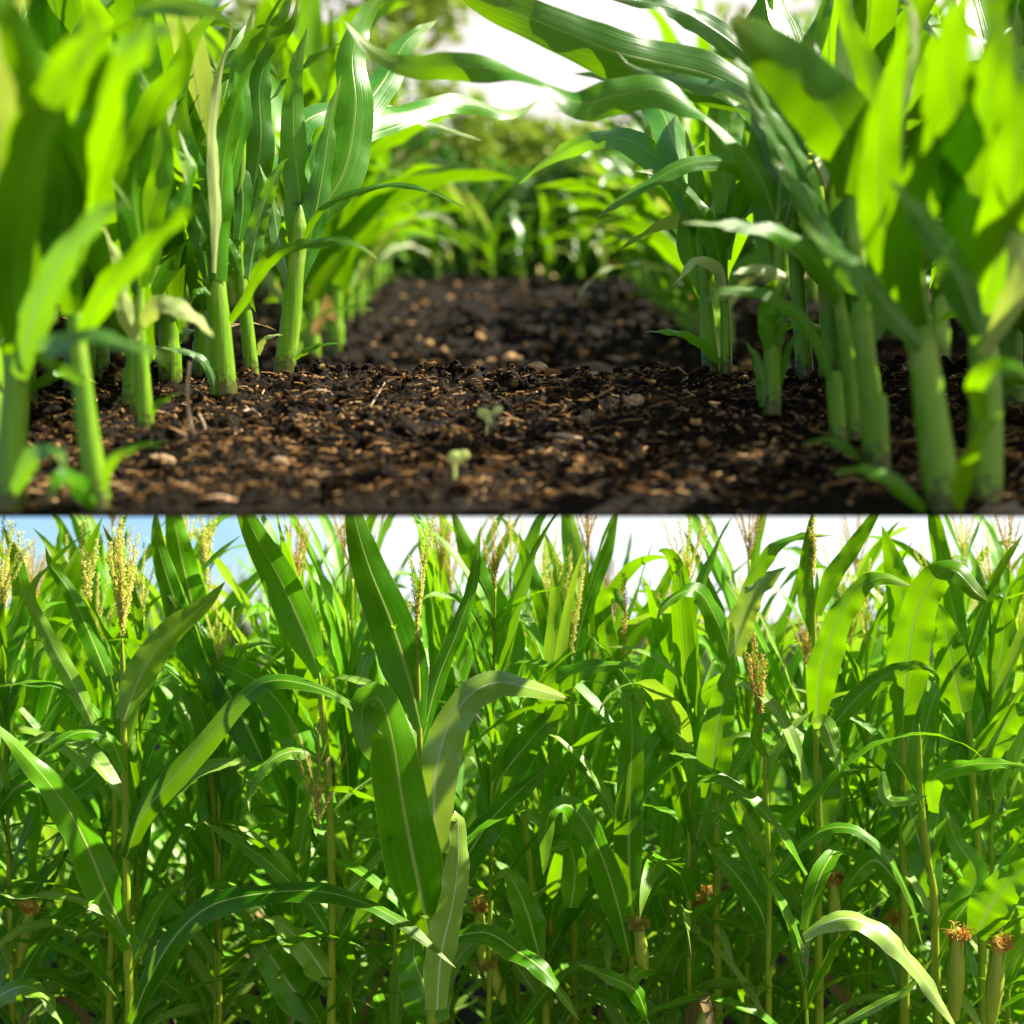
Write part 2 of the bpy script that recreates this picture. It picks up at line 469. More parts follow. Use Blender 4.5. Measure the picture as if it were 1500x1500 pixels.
def soil_bed(name, x0, x1, y0, y1, step, zf, th0, th1):
    nx, ny = int((x1 - x0) / step) + 1, int((y1 - y0) / step) + 1
    X, Y = np.meshgrid(np.linspace(x0, x1, nx), np.linspace(y0, y1, ny))
    Z = zf(X, Y)
    V = np.stack([X, Y, Z], -1).reshape(-1, 3)
    F = []
    for i in range(ny - 1):
        for k in range(nx - 1):
            a = i * nx + k
            F.append((a, a + 1, a + nx + 1, a + nx))
    # border ring down to a smooth underside
    ring = [k for k in range(nx)] + [i * nx + nx - 1 for i in range(1, ny)] + [(ny - 1) * nx + k for k in range(nx - 2, -1, -1)] + [i * nx for i in range(ny - 2, 0, -1)]
    n0 = len(V)
    low = []
    for r in ring:
        t = (V[r][1] - y0) / (y1 - y0)
        base = float(zf(np.array(V[r][0]), np.array(V[r][1])))
        low.append((V[r][0], V[r][1], base - (th0 * (1 - t) + th1 * t)))
    V = np.vstack([V, low])
    m = len(ring)
    for k in range(m):
        F.append((ring[k], n0 + k, n0 + (k + 1) % m, ring[(k + 1) % m]))
    F.append(tuple(n0 + k for k in range(m)))
    return mesh_object(name, V, F, M_SOIL)

g = MB()
g.add([(-900, -60, 0), (900, -60, 0), (900, 1500, 0), (-900, 1500, 0)], [(0, 1, 2, 3)])
tag(g.build('ground', M_FIELD), 'flat brown field soil under the tall maize', kind='structure')
tag(soil_bed('soil_terrace', -3.2, 3.2, B1_Y0, B1_Y1, 0.0125, bed1_z, 0.012, 0.16), 'dark crumbly soil between the young maize rows', kind='structure')
tag(soil_bed('upper_soil_terrace', -8, 8, B2_Y0, B2_Y1, 0.07, bed2_z, 0.15, 0.4), 'dark blurred soil at the far end of the path', kind='structure')

def box(mb, x0, x1, y0, y1, z0, z1):
    v = [(x0, y0, z0), (x1, y0, z0), (x1, y1, z0), (x0, y1, z0), (x0, y0, z1), (x1, y0, z1), (x1, y1, z1), (x0, y1, z1)]
    mb.add(v, [(0, 3, 2, 1), (4, 5, 6, 7), (0, 1, 5, 4), (1, 2, 6, 5), (2, 3, 7, 6), (3, 0, 4, 7)])

# timber posts that carry the beds, outside the picture
for px_, py_, z_ in ((-3.1, 3.7, bed1_z(-3.1, 3.7) - .05), (3.1, 3.7, bed1_z(3.1, 3.7) - .05), (-3.1, 5.05, bed1_z(-3.1, 5.05) - .1), (3.1, 5.05, bed1_z(3.1, 5.05) - .1),
                     (-7.6, 9.8, bed2_z(-7.6, 9.8) - .1), (7.6, 9.8, bed2_z(7.6, 9.8) - .1), (-7.6, 19, bed2_z(-7.6, 19) - .2), (7.6, 19, bed2_z(7.6, 19) - .2)):
    mb = MB(); box(mb, px_ - .06, px_ + .06, py_ - .06, py_ + .06, -0.05, float(z_))
    tag(mb.build('timber_post', M_TIMBER, smooth=False), 'square brown timber post carrying the raised soil', 'post', 'timber posts under the raised soil')

# far bank with dry grass, then hill
hx = np.linspace(-26, 26, 90); hy = np.linspace(19.4, 46, 50)
HX, HY = np.meshgrid(hx, hy)
def bank_z(X, Y):
    t = np.clip((Y - 23) / 20.0, 0, 1)
    return B2_Z0 + B2_K * (19.5 - B2_Y0) + (Y - 19.5) * 0.2 + t * 5.2 - 0.05 + (noise2(X * 0.4, Y * 0.4, 8) - .5) * 1.2 * np.clip((Y - 21) / 5, 0, 1)
HZ = bank_z(HX, HY)
V = np.stack([HX, HY, HZ], -1).reshape(-1, 3)
Vb = V.copy(); Vb[:, 2] = V[:, 2] - 0.8
nx, ny = 90, 50
F = [(i * nx + k, i * nx + k + 1, (i + 1) * nx + k + 1, (i + 1) * nx + k) for i in range(ny - 1) for k in range(nx - 1)]
off = nx * ny
F += [tuple(a + off for a in f[::-1]) for f in F]
ring = [k for k in range(nx)] + [i * nx + nx - 1 for i in range(1, ny)] + [(ny - 1) * nx + k for k in range(nx - 2, -1, -1)] + [i * nx for i in range(ny - 2, 0, -1)]
F += [(ring[k], ring[k] + off, ring[(k + 1) % len(ring)] + off, ring[(k + 1) % len(ring)]) for k in range(len(ring))]
tag(mesh_object('hill', np.vstack([V, Vb]), F, M_DRY), 'dry beige grass hill beyond the young maize', kind='structure')

# crumbs and straw on the beds
def crumb(mb, c, s, rng, squash=0.7):
    n1 = 6
    ka = rng.random() * 3.14; ks = rng.uniform(.45, 1.5); cka, ska = math.cos(ka), math.sin(ka)
    V = [(c[0], c[1], c[2] - s * squash)]
    for lev, rr in ((-0.35, 0.85), (0.45, 0.75)):
        for k in range(n1):
            a = 6.283 * k / n1 + rng.random() * 0.6
            q = s * rr * rng.uniform(0.65, 1.25)
            ex, ey = q * math.cos(a) * ks, q * math.sin(a) / ks ** .5
            V.append((c[0] + ex * cka - ey * ska, c[1] + ex * ska + ey * cka, c[2] + s * squash * (lev + rng.uniform(-.3, .3))))
    V.append((c[0] + rng.uniform(-.3, .3) * s, c[1], c[2] + s * squash))
    F = [(0, 1 + (k + 1) % n1, 1 + k) for k in range(n1)]
    F += [(1 + k, 1 + (k + 1) % n1, 1 + n1 + (k + 1) % n1, 1 + n1 + k) for k in range(n1)]
    F += [(1 + n1 + k, 1 + n1 + (k + 1) % n1, 1 + 2 * n1) for k in range(n1)]
    mb.add(V, F)

def straw(mb, c, L, w, rng):
    a = rng.random() * 6.283; e = rng.uniform(-.25, .5)
    d = np.array([math.cos(a) * math.cos(e), math.sin(a) * math.cos(e), math.sin(e)])
    s = np.array([-math.sin(a), math.cos(a), 0]) * w
    up = np.array([0, 0, w * 0.8])
    c = np.array(c)
    bend = np.array([rng.uniform(-.2, .2), rng.uniform(-.2, .2), rng.uniform(-.1, .2)]) * L
    V = []
    for t in (0, 0.5, 1):
        p = c + d * L * (t - .5) + bend * (0 if t != .5 else 1)
        k = 1 - 0.4 * abs(t - .5)
        V += [p + s * k, p + up * k, p - s * k, p - up * k]
    F = [(0, 1, 2, 3)[::-1], (8, 9, 10, 11)]
    for i in (0, 4):
        for k in range(4):
            F.append((i + k, i + (k + 1) % 4, i + 4 + (k + 1) % 4, i + 4 + k))
    mb.add(V, F)

rc = random.Random(11)
cm, st = MB(), MB()
for i in range(20000):
    y = B1_Y0 + 0.03 + (B1_Y1 - B1_Y0 - 0.03) * rc.random()
    x = rc.uniform(-1, 1) * (0.36 * y + 0.5)
    s = 0.003 + 0.012 * rc.random() ** 4.5
    if rc.random() < 0.03: s *= 2.0
    if y < 3.7: s *= 0.75
    crumb(cm, (x, y, float(bed1_z(x, y)) + s * 0.35), s, rc, rc.uniform(.5, .95))
for i in range(420):       # clods
    y = B1_Y0 + 0.1 + (B1_Y1 - B1_Y0 - 0.15) * rc.random(); x = rc.uniform(-1, 1) * (0.36 * y + 0.3)
    s0 = rc.uniform(0.012, 0.028); z0 = float(bed1_z(x, y))
    for q in range(5):
        crumb(cm, (x + rc.gauss(0, s0 * .6), y + rc.gauss(0, s0 * .6), z0 + rc.uniform(.1, .7) * s0), s0 * rc.uniform(.35, .9), rc, rc.uniform(.6, 1))
for i in range(340):      # raised lip at the rear edge
    x = rc.uniform(-2.4, 2.4); y = B1_Y1 - rc.random() * 0.12
    s = rc.uniform(0.012, 0.03)
    crumb(cm, (x, y, float(bed1_z(x, y)) + s * 0.4), s, rc)
for i in range(7500):
    y = B1_Y0 + 0.06 + (B1_Y1 - B1_Y0 - 0.1) * rc.random()
    x = rc.uniform(-1, 1) * (0.36 * y + 0.5)
    straw(st, (x, y, float(bed1_z(x, y)) + 0.01), 0.012 + 0.07 * rc.random() ** 2.5, rc.uniform(0.001, 0.0035), rc)
cm2 = MB()
for i in range(6500):
    y = B2_Y0 + 0.05 + (B2_Y1 - B2_Y0) * rc.random() ** 1.3
    x = rc.uniform(-1, 1) * (0.25 * y + 1.0)
    s = 0.015 + 0.05 * rc.random() ** 3.5
    crumb(cm2, (x, y, float(bed2_z(x, y)) + s * 0.35), s, rc)
tag(cm.build('soil_crumbs', M_CRUMB, smooth=False), 'loose brown crumbs of soil on the near path', kind='stuff')
tag(st.build('straw_litter', M_STRAW, smooth=False), 'fine straw and root bits lying on the dark soil', kind='stuff')
tag(cm2.build('soil_crumbs', M_CRUMB, smooth=False), 'blurred tan and brown soil clods far along the path', kind='stuff')

# ---------------------------------------------------------------- hand-placed leaves
lrng = random.Random(21)
def placed_leaf(root, pts, w, d0, d1, r0=0.0, r1=0.0, mat=None, bulge=0.0, label=None, fold=0.28, wave=0.15, base=0.5, p=2.4, n=30, freq=3.5, q=0.9, rolls=None):
    """pts: picture points at depths from d0 to d1; w: full width in picture px; roll r0..r1 degrees about the leaf's own line"""
    m = len(pts)
    W3 = []
    for i, (x, y) in enumerate(pts):
        t = i / (m - 1)
        W3.append(at(x, y, d0 + (d1 - d0) * t + bulge * math.sin(math.pi * t)))
    C = spline(W3, n)
    T = tangents(C)
    view = unit(np.array([0, 0, EYE]) - C)
    S = unit(np.cross(T, view))
    ang = np.interp(np.linspace(0, 1, n), [0, 0.5, 1], [R(r0), R((r0 + r1) / 2), R(r1)])
    if rolls: ang = np.interp(np.linspace(0, 1, n), np.linspace(0, 1, len(rolls)), [R(v) for v in rolls])
    else:
        # turn the blade's face to the light rather than away from it
        def facing(sg):
            S1 = rot_about(S, T, ang * sg); N1 = unit(np.cross(T, S1)); N1 = N1 * np.sign(np.sum(N1 * view, axis=1, keepdims=True))
            return float(np.mean(N1 @ (np.array(sun_dir) + np.array([0, 0, .4]))))
        if facing(-1) > facing(1): ang = -ang
    S = rot_about(S, T, ang)
    half = w / 2.0 / FPX * (d0 + d1) / 2
    V, F, U = ribbon(C, S, half, lrng, fold, wave, 9, base, p, q, freq)
    loc = np.array(root.location)
    o = mesh_object('leaf', np.array(V) - loc, F, mat or M_LEAF, root, U)
    if label: o['label'] = label
    return o

def placed_stalk(root, pts, w, d, mat, nodes=True, w1=None, name='stalk'):
    P = [at(x, y, d if not isinstance(d, (list, tuple)) else d[i]) for i, (x, y) in enumerate(pts)]
    loc = Vector(root.location)
    dd = d if not isinstance(d, (list, tuple)) else d[0]
    r = w / 2.0 / FPX * dd
    r1 = (w1 or w * 0.8) / 2.0 / FPX * dd
    C = spline(P, 60)
    cum = np.concatenate([[0], np.cumsum(np.linalg.norm(np.diff(C, axis=0), axis=1))])
    Lt = cum[-1]
    pts_, rad = [], []
    nn = max(2, int(Lt / 0.24)) if nodes else 1
    for k in range(60):
        t = cum[k] / Lt
        rr = r + (r1 - r) * t
        if nodes:
            ph = (t * nn) % 1.0
            rr *= 1.0 + 0.26 * math.exp(-((min(ph, 1 - ph)) / 0.035) ** 2) + 0.16 * (1 - ph)
        rr *= min(1.0, .06 + ((1 - t) / (0.16 if not nodes else 0.04)) ** .7)
        pts_.append(C[k] - np.array(loc)); rad.append(rr)
    mb = MB(); mb.add(*tube(pts_, rad, 14, 90))
    return mb.build(name, mat, root)

def tassel_mesh(mat, H=0.4, nb=8, spread=0.35, rng=None, fat=1.0, droop=0.0):
    rng = rng or random.Random(1)
    mb = MB()
    def branch(p0, d0, L, r, dens):
        d0 = np.array(d0) / np.linalg.norm(d0)
        pts = []
        p = np.array(p0, float); d = d0.copy()
        for i in range(7):
            pts.append(p.copy()); p = p + d * L / 6
            d = d + np.array([rng.uniform(-.06, .06), rng.uniform(-.06, .06), 0.05 - droop * 0.22]); d /= np.linalg.norm(d)
        mb.add(*tube(pts, [r, r, r, r * .8, r * .7, r * .5, r * .3], 4, 10))
        C = spline(pts, int(L / dens) + 2)
        T = tangents(C)
        for i in range(1, len(C)):
            for k in range(2):
                a = rng.random() * 6.283
                s1 = np.cross(T[i], [0.3, 0.2, 1.0]); s1 = s1 / (np.linalg.norm(s1) + 1e-9); s2 = np.cross(T[i], s1)
                o = math.cos(a) * s1 + math.sin(a) * s2
                l = 0.011 * fat * rng.uniform(.8, 1.3); w = 0.0026 * fat
                ax = T[i] * 0.8 + o * rng.uniform(.4, .9); ax = ax / np.linalg.norm(ax)
                c = C[i] + o * r
                q1 = np.cross(ax, o); q1 = q1 / (np.linalg.norm(q1) + 1e-9); q2 = np.cross(ax, q1)
                v = [c, c + ax * l * .5 + q1 * w, c + ax * l * .5 + q2 * w, c + ax * l * .5 - q1 * w, c + ax * l * .5 - q2 * w, c + ax * l]
                mb.add(v, [(0, 2, 1), (0, 3, 2), (0, 4, 3), (0, 1, 4), (5, 1, 2), (5, 2, 3), (5, 3, 4), (5, 4, 1)])
    branch((0, 0, 0), (0.02, 0, 1), H, 0.0038, 0.0055)
    for k in range(nb):
        a = 2.4 * k + rng.random()
        h = 0.02 + 0.26 * H * k / nb
        branch((0, 0, h), (math.cos(a) * spread, math.sin(a) * spread, 1), H * rng.uniform(.5, .75), 0.0025, 0.0062)
    return mb

def place_tassel(root, x, y, d, ytop, nb=8, spread=0.3, mat=None, seed=1, fat=1.0, lean=0, droop=0.0, label=None):
    H = (y - ytop) / FPX * d
    o = tassel_mesh(None, H, nb, spread, random.Random(seed), fat, droop).build('tassel', mat or M_TASSEL, root, loc=at(x, y, d) - Vector(root.location))
    o.rotation_euler = (0, R(lean), seed * 1.7)
    if label: o['label'] = label
    return o

def ear(root, pos, H=0.3, r=0.034, silk=M_SILK_B, tilt=(0, 0), seed=1, silk_label=None):
    """maize ear: husk with a tuft of silk at its top; pos: the ear's foot, world"""
    rng = random.Random(seed)
    mb = MB()
    V, F, U = [], [], []
    sides, n = 16, 18
    for i in range(n):
        t = i / (n - 1)
        rr = r * (0.5 + 0.55 * math.sin(math.pi * min(1, t * 1.4) / 2)) * (1 - 0.5 * max(0, (t - .4) / .6) ** 1.6)
        for k in range(sides):
            a = 6.283 * k / sides
            q = rr * (1 + 0.06 * math.sin(3 * a + 2 * t) + 0.03 * math.sin(8 * a))
            V.append((q * math.cos(a), q * math.sin(a), H * t)); U.append((k / sides, t))
    for i in range(n - 1):
        for k in range(sides):
            F.append((i * sides + k, i * sides + (k + 1) % sides, (i + 1) * sides + (k + 1) % sides, (i + 1) * sides + k))
    F.append(tuple((n - 1) * sides + k for k in range(sides)))
    mb.add(V, F, U)
    # husk leaf tips
    for k in range(4):
        a = 1.6 * k + rng.random()
        ca, sa = math.cos(a), math.sin(a)
        C = np.array([(ca * r * (0.95 - 0.3 * t) + ca * 0.02 * max(0, t - .7), sa * r * (0.95 - 0.3 * t) + sa * 0.02 * max(0, t - .7), H * (0.4 + 0.8 * t)) for t in np.linspace(0, 1, 9)])
        S = np.tile(np.array([-sa, ca, 0]), (9, 1))
        mb.add(*ribbon(C, S, 0.022, rng, 0.5, 0.05, 5, 0.9, 2.5))
    h = mb.build('ear', M_HUSK, root, loc=Vector(pos) - Vector(root.location))
    h.rotation_euler = (R(tilt[0]), R(tilt[1]), rng.random() * 6)
    sb = MB()
    for k in range(240):
        a = rng.random() * 6.283
        e = rng.uniform(0.05, 0.8)
        L = rng.uniform(0.02, 0.065) * (1.5 if k % 9 == 0 else 1)
        rad0 = r * 0.62 * rng.random() ** .5
        p = np.array([rad0 * math.cos(a), rad0 * math.sin(a), H * 0.96])
        d = np.array([math.cos(a) * math.sin(e) + .35, math.sin(a) * math.sin(e), math.cos(e) * 1.8])
        pts = []
        for i in range(6):
            pts.append(p.copy()); p = p + d * L / 5
            d = d + np.array([rng.uniform(-.35, .35), rng.uniform(-.35, .35), -0.2 - .2 * i]); d /= np.linalg.norm(d)
        sb.add(*tube(pts, [0.002] * 5 + [0.001], 3, 8, False))
    # matted core of the tuft
    c = []
    for i in range(7):
        t = i / 6
        c.append((rng.uniform(-.003, .003), rng.uniform(-.003, .003), H * 0.93 + t * 0.07))
    sb.add(*tube(c, [r * .55, r * .72, r * .8, r * .76, r * .64, r * .42, r * .12], 9, 12))
    s = sb.build('silk', silk, h)
    if silk_label: s['label'] = silk_label
    return h

# ---------------------------------------------------------------- generic plants
def free_leaf(p0, az, a0, L, bend, W, twist, rng, n=16, nac=5, expo=1.5, wave=0.12, fold=0.3, base=0.5):
    """leaf that leaves the stalk at a0 degrees from upright and arches by bend degrees"""
    C = [np.array(p0, float)]
    azr = az
    side_drift = rng.uniform(-.5, .5)
    for i in range(1, n):
        t = i / (n - 1)
        th = R(a0 + bend * t ** expo)
        th = min(th, R(176))
        azr = az + side_drift * t * t
        C.append(C[-1] + np.array([math.sin(th) * math.cos(azr), math.sin(th) * math.sin(azr), math.cos(th)]) * L / (n - 1))
    C = np.array(C)
    S = np.tile(np.array([-math.sin(az), math.cos(az), 0.0]), (n, 1))
    T = tangents(C)
    S = rot_about(S, T, np.linspace(0, 1, n) ** 1.2 * twist)
    return ribbon(C, S, W / 2, rng, fold, wave, nac, base, 2.3, 0.9, rng.uniform(2.5, 5))

def mature_plant(seed, label, group, H=2.75, ears=1, tassel=True, nleaf=11):
    rng = random.Random(seed)
    root = thing('maize_plant', label, 'maize plant', group=group)
    lean = (rng.uniform(-.03, .03), rng.uniform(-.03, .03))
    def sp(z): return (lean[0] * z, lean[1] * z, z)
    pts, rad = [], []
    nn = 13
    for k in range(nn * 6 + 1):
        z = (H - 0.12) * k / (nn * 6)
        ph = (k / 6.0) % 1.0
        r = 0.0135 - 0.009 * z / H
        pts.append(sp(z)); rad.append(r * (1 + 0.3 * math.exp(-(min(ph, 1 - ph) / .06) ** 2) + .16 * (1 - ph)))
    mb = MB(); mb.add(*tube(pts, rad, 8, nn * 6 + 1))
    mb.build('stalk', M_STALK, root)
    phi = rng.random() * 6.283
    for i in range(nleaf):
        f = i / (nleaf - 1)
        z = H * (0.13 + 0.77 * f)
        az = phi + math.pi * i + rng.uniform(-.7, .7)
        L = rng.uniform(0.65, 1.05)
        bend = rng.choice([rng.uniform(5, 40), rng.uniform(60, 140)]) if f > .45 else rng.uniform(50, 145)
        a0 = rng.uniform(6, 24) if f > .55 else rng.uniform(20, 42)
        W = rng.uniform(0.06, 0.125)
        if f > .85: L *= .8; W *= .75
        mt = M_LEAF_PALE if rng.random() < .27 else M_LEAF  # random pale leaves; their share is raised to stand in for front light
        if f < .22 and rng.random() < .3: mt = M_DEAD; bend = rng.uniform(120, 160); W *= .7
        mb = MB(); mb.add(*free_leaf(sp(z), az, a0, L, bend, W, rng.uniform(-1.6, 1.6), rng, 16, 5, rng.choice([1.2, 1.6, 2.6, 3.5])))
        mb.build('leaf', mt, root)
    if tassel:
        t = tassel_mesh(None, rng.uniform(.3, .4), rng.randint(4, 8), rng.uniform(.25, .5), rng, .85).build('tassel', M_TASSEL if rng.random() < .8 else M_TASSEL_DRY, root, loc=sp(H - 0.13))
    for e in range(ears):
        z = H * (0.43 - .07 * e); a = phi + math.pi * e + .3
        ear(root, Vector((lean[0] * z + .03 * math.cos(a), lean[1] * z + .03 * math.sin(a), z)), 0.22, 0.028, M_SILK_B if rng.random() < .6 else M_SILK_Y, (rng.uniform(-14, 14), rng.uniform(-14, 14)), seed)
    return root

PHI = {}
def young_plant(seed, label, group, sc=1.0):
    rng = random.Random(seed)
    root = thing('young_maize_plant', label, 'young maize', group=group)
    H = 0.75 * sc
    lean = (rng.uniform(-.08, .08), rng.uniform(-.06, .06))
    def sp(z): return (lean[0] * z, lean[1] * z, z)
    pts = [sp(-.03), sp(.12 * sc), sp(.13 * sc), sp(.3 * sc), sp(.31 * sc), sp(.5 * sc), sp(.52 * sc), sp(H)]
    r = 0.036 * sc
    mb = MB(); mb.add(*tube(pts, [r, r * 1.02, r * .85, r * .88, r * .72, r * .7, r * .55, r * .2], 10, 34))
    mb.build('stalk', M_YSTALK, root)
    phi = rng.random() * 6.283
    nl = 9
    PHI[root.name] = phi
    for i in range(nl):
        f = i / (nl - 1)
        z = sc * (0.1 + 0.5 * f)
        az = phi + math.pi * i + rng.uniform(-.5, .5)
        if i == 0: a0, L, bend, W = 45, .35 * sc, 60, .05 * sc
        else:
            a0 = rng.uniform(8, 24) if f > .5 else rng.uniform(18, 34)
            L = rng.uniform(.75, 1.15) * sc
            bend = rng.uniform(20, 80) if f > .6 else rng.uniform(60, 120)
            W = rng.uniform(.11, .17) * sc
        mt = rng.choice([M_YOUNG, M_YOUNG, M_YOUNG, M_YOUNG, M_YOUNG_GREY, M_YOUNG_PALE]) if i else rng.choice([M_YOUNG, M_DEAD])
        mb = MB(); mb.add(*free_leaf(sp(z), az, a0, L, bend, W, rng.uniform(-1.4, 1.4), rng, 18, 5, 1.5, .16, .3, .6))
        mb.build('leaf', mt, root)
    return root

exec_order = []
#==HEROES==
# ---------------------------------------------------------------- upper picture: young maize, placed by hand
def young(label, stalk, w, d, w1=None, mat=None, split=None):
    x, y = stalk[0]
    root = thing('young_maize_plant', label, 'young maize', at(x, y, d), 'young maize plants beside the path')
    below = at(x, y, d) + Vector((0, 0, -0.03))
    px0 = (x, y + 6)
    placed_stalk(root, [px0] + stalk, w, d, mat or M_YSTALK, nodes=False, w1=w1)
    # sheath ends: the leaf sheaths wrap the stalk, each a little prouder than the next
    return root
def sheath(root, pts, w, d, w1=None):
    """a leaf sheath round the stalk: an open-topped tube a touch wider than it"""
    P = [at(x, y, d) - Vector(root.location) for x, y in pts]
    r = w * .94 / 2 / FPX * d; r1 = (w1 or w) * .94 / 2 / FPX * d
    P = P + [P[-1] + (P[-1] - P[-2]) * .04, P[-1] + (P[-1] - P[-2]) * .1]
    mb = MB(); mb.add(*tube(P, list(np.linspace(r, r1, len(P) - 2)) + [r1 * .97, r1 * .8], 16, 40, True))
    return mb.build('leaf_sheath', M_YSTALK, root)

# --- left row
u = young('sharp young maize with a thick bright stalk and tall wavy leaves, left of the path', [(330, 577), (322, 480), (314, 390), (317, 330), (324, 250), (334, 170)], 36, 4.8, 22)
placed_leaf(u, [(316, 400), (304, 310), (270, 230), (254, 150), (272, 75), (305, 28), (342, 0)], 54, 4.76, 4.6, 25, -35, M_YOUNG, wave=.12, base=.7)
placed_leaf(u, [(316, 410), (322, 300), (332, 210), (352, 130), (376, 62), (400, 20), (425, -20)], 46, 4.76, 4.7, 10, 60, M_YOUNG, wave=.3, base=.8)
placed_leaf(u, [(320, 330), (350, 200), (352, 120), (370, 60), (410, 30), (432, -30)], 44, 4.85, 4.9, -60, 10, M_YOUNG, wave=.25)
placed_leaf(u, [(336, 470), (356, 440), (376, 402), (398, 374), (440, 358), (490, 352), (530, 362), (554, 381)], 27, 4.75, 4.4, 40, 55, M_YOUNG, wave=.22, q=.6)
placed_leaf(u, [(314, 578), (312, 556), (300, 530), (282, 518), (255, 512), (222, 506)], 16, 4.76, 4.7, 20, 60, M_YOUNG_GREY, base=.7)
placed_leaf(u, [(308, 420), (296, 370), (280, 322), (262, 300), (276, 268), (300, 262)], 28, 4.76, 4.6, 40, -20, M_YOUNG, wave=.3)
placed_leaf(u, [(308, 432), (296, 424), (284, 430), (276, 452)], 14, 4.75, 4.7, 30, 50, M_YOUNG)
placed_leaf(u, [(314, 400), (317, 300), (312, 200), (322, 110), (338, 50), (342, 10)], 26, 4.75, 4.55, 40, 50, M_YOUNG_PALE, base=.35)
u = young('young maize just behind the sharp left plant, thinner pale stalk lit from the right', [(370, 556), (362, 480), (352, 400), (347, 330), (352, 250), (360, 180)], 22, 5.08, 12)
placed_leaf(u, [(350, 352), (356, 296), (348, 240), (330, 180), (318, 120)], 34, 5.05, 5.1, 30, -20, M_YOUNG)
placed_leaf(u, [(350, 400), (340, 368), (326, 345), (318, 320)], 22, 5.05, 5.0, 10, 40, M_YOUNG)
placed_leaf(u, [(352, 350), (372, 270), (382, 200), (380, 130), (396, 70), (430, 30), (440, -20)], 50, 5.1, 5.1, 10, -50, M_YOUNG, wave=.22)
placed_leaf(u, [(364, 410), (376, 340), (390, 290), (412, 240), (424, 232)], 32, 5.05, 5.0, 40, -30, M_YOUNG_GREY, wave=.25)
placed_leaf(u, [(356, 300), (372, 200), (368, 110), (362, 60), (372, 10)], 38, 5.15, 5.2, 60, 20, M_YOUNG)
placed_leaf(u, [(378, 520), (384, 500), (398, 492), (416, 490)], 13, 5.0, 4.95, 30, 70, M_YOUNG_PALE)
u = young('broad-stalked young maize with a leaf curling down towards the middle of the path, left row', [(416, 546), (426, 470), (432, 400), (437, 350), (440, 300)], 32, 5.16, 24)
placed_leaf(u, [(432, 420), (456, 340), (472, 260), (484, 180), (500, 110)], 44, 5.14, 5.3, 0, 50, M_YOUNG)
placed_leaf(u, [(430, 430), (408, 350), (398, 290), (380, 240)], 30, 5.14, 5.1, 20, 50, M_YOUNG_GREY)
placed_leaf(u, [(436, 400), (440, 300), (430, 200), (432, 110), (450, 40)], 50, 5.18, 5.3, -40, 20, M_YOUNG)
placed_leaf(u, [(432, 380), (466, 310), (520, 282), (580, 270), (640, 284), (694, 312)], 18, 5.14, 4.9, 50, 60, M_YOUNG)
placed_leaf(u, [(432, 525), (450, 512), (474, 504), (506, 503)], 14, 5.1, 5.0, 50, 70, M_YOUNG)
placed_leaf(u, [(440, 300), (428, 230), (450, 175), (520, 158), (610, 174), (706, 206)], 46, 5.2, 6.6, 20, 55, M_YOUNG, label='long blurred leaf reaching out over the path')
placed_leaf(u, [(440, 310), (470, 230), (530, 186), (600, 164), (680, 150), (750, 168), (790, 146)], 52, 5.2, 6.8, 20, 50, M_YOUNG)
placed_leaf(u, [(442, 300), (500, 200), (560, 120), (596, 60), (640, 30)], 62, 5.2, 6.6, 10, 30, M_YOUNG)
placed_leaf(u, [(440, 340), (500, 260), (520, 160), (516, 80), (540, 20), (580, -30)], 66, 5.2, 5.6, 10, -20, M_YOUNG)
u = young('slim young maize stalk bright down its right side, just left of the sharp plant', [(215, 641), (209, 560), (203, 470), (205, 400), (206, 320)], 27, 4.17, 12)
placed_leaf(u, [(205, 420), (216, 330), (238, 250), (232, 175), (206, 110), (192, 80)], 44, 4.15, 4.0, 10, -20, M_YOUNG, wave=.18)
placed_leaf(u, [(203, 430), (192, 330), (186, 240), (172, 160), (184, 80), (210, 20)], 46, 4.15, 4.0, 40, -10, M_YOUNG)
placed_leaf(u, [(203, 478), (224, 450), (256, 448), (290, 470), (313, 494)], 42, 4.1, 3.7, 35, 55, M_YOUNG_PALE, label='pale sunlit leaf bent over beside the stalk')
placed_leaf(u, [(222, 608), (228, 592), (244, 584), (266, 574)], 14, 4.1, 4.05, 30, 60, M_YOUNG)
placed_leaf(u, [(206, 400), (232, 350), (262, 310), (280, 250), (262, 190)], 40, 4.2, 4.3, 20, 60, M_YOUNG)
placed_leaf(u, [(200, 500), (180, 440), (172, 380), (150, 330)], 34, 4.1, 3.9, 20, 60, M_YOUNG_PALE)
placed_leaf(u, [(206, 360), (196, 260), (225, 160), (270, 90), (262, 20)], 60, 4.1, 3.8, 50, 10, M_YOUNG)
u = young('blurred young maize with a bright leaning stalk at the front left of the bed', [(147, 746), (130, 640), (118, 540), (108, 450), (102, 370)], 38, 3.44, 18)
placed_leaf(u, [(108, 460), (92, 360), (98, 280), (70, 200), (30, 150)], 74, 3.4, 2.8, 10, 40, M_YOUNG)
placed_leaf(u, [(116, 500), (150, 430), (205, 370), (262, 318), (300, 300)], 50, 3.4, 2.8, 20, 60, M_YOUNG)
placed_leaf(u, [(122, 560), (60, 520), (120, 490), (200, 508), (246, 530)], 42, 3.3, 2.7, 40, 60, M_YOUNG_GREY)
placed_leaf(u, [(152, 720), (160, 680), (196, 655), (252, 648)], 18, 3.4, 3.2, 20, 60, M_YOUNG)
placed_leaf(u, [(104, 400), (120, 300), (150, 230), (170, 150), (130, 60)], 60, 3.4, 2.9, -20, 40, M_YOUNG)
placed_leaf(u, [(104, 380), (110, 260), (160, 120), (210, 60), (262, 40)], 84, 3.4, 2.3, 30, 55, M_YOUNG)
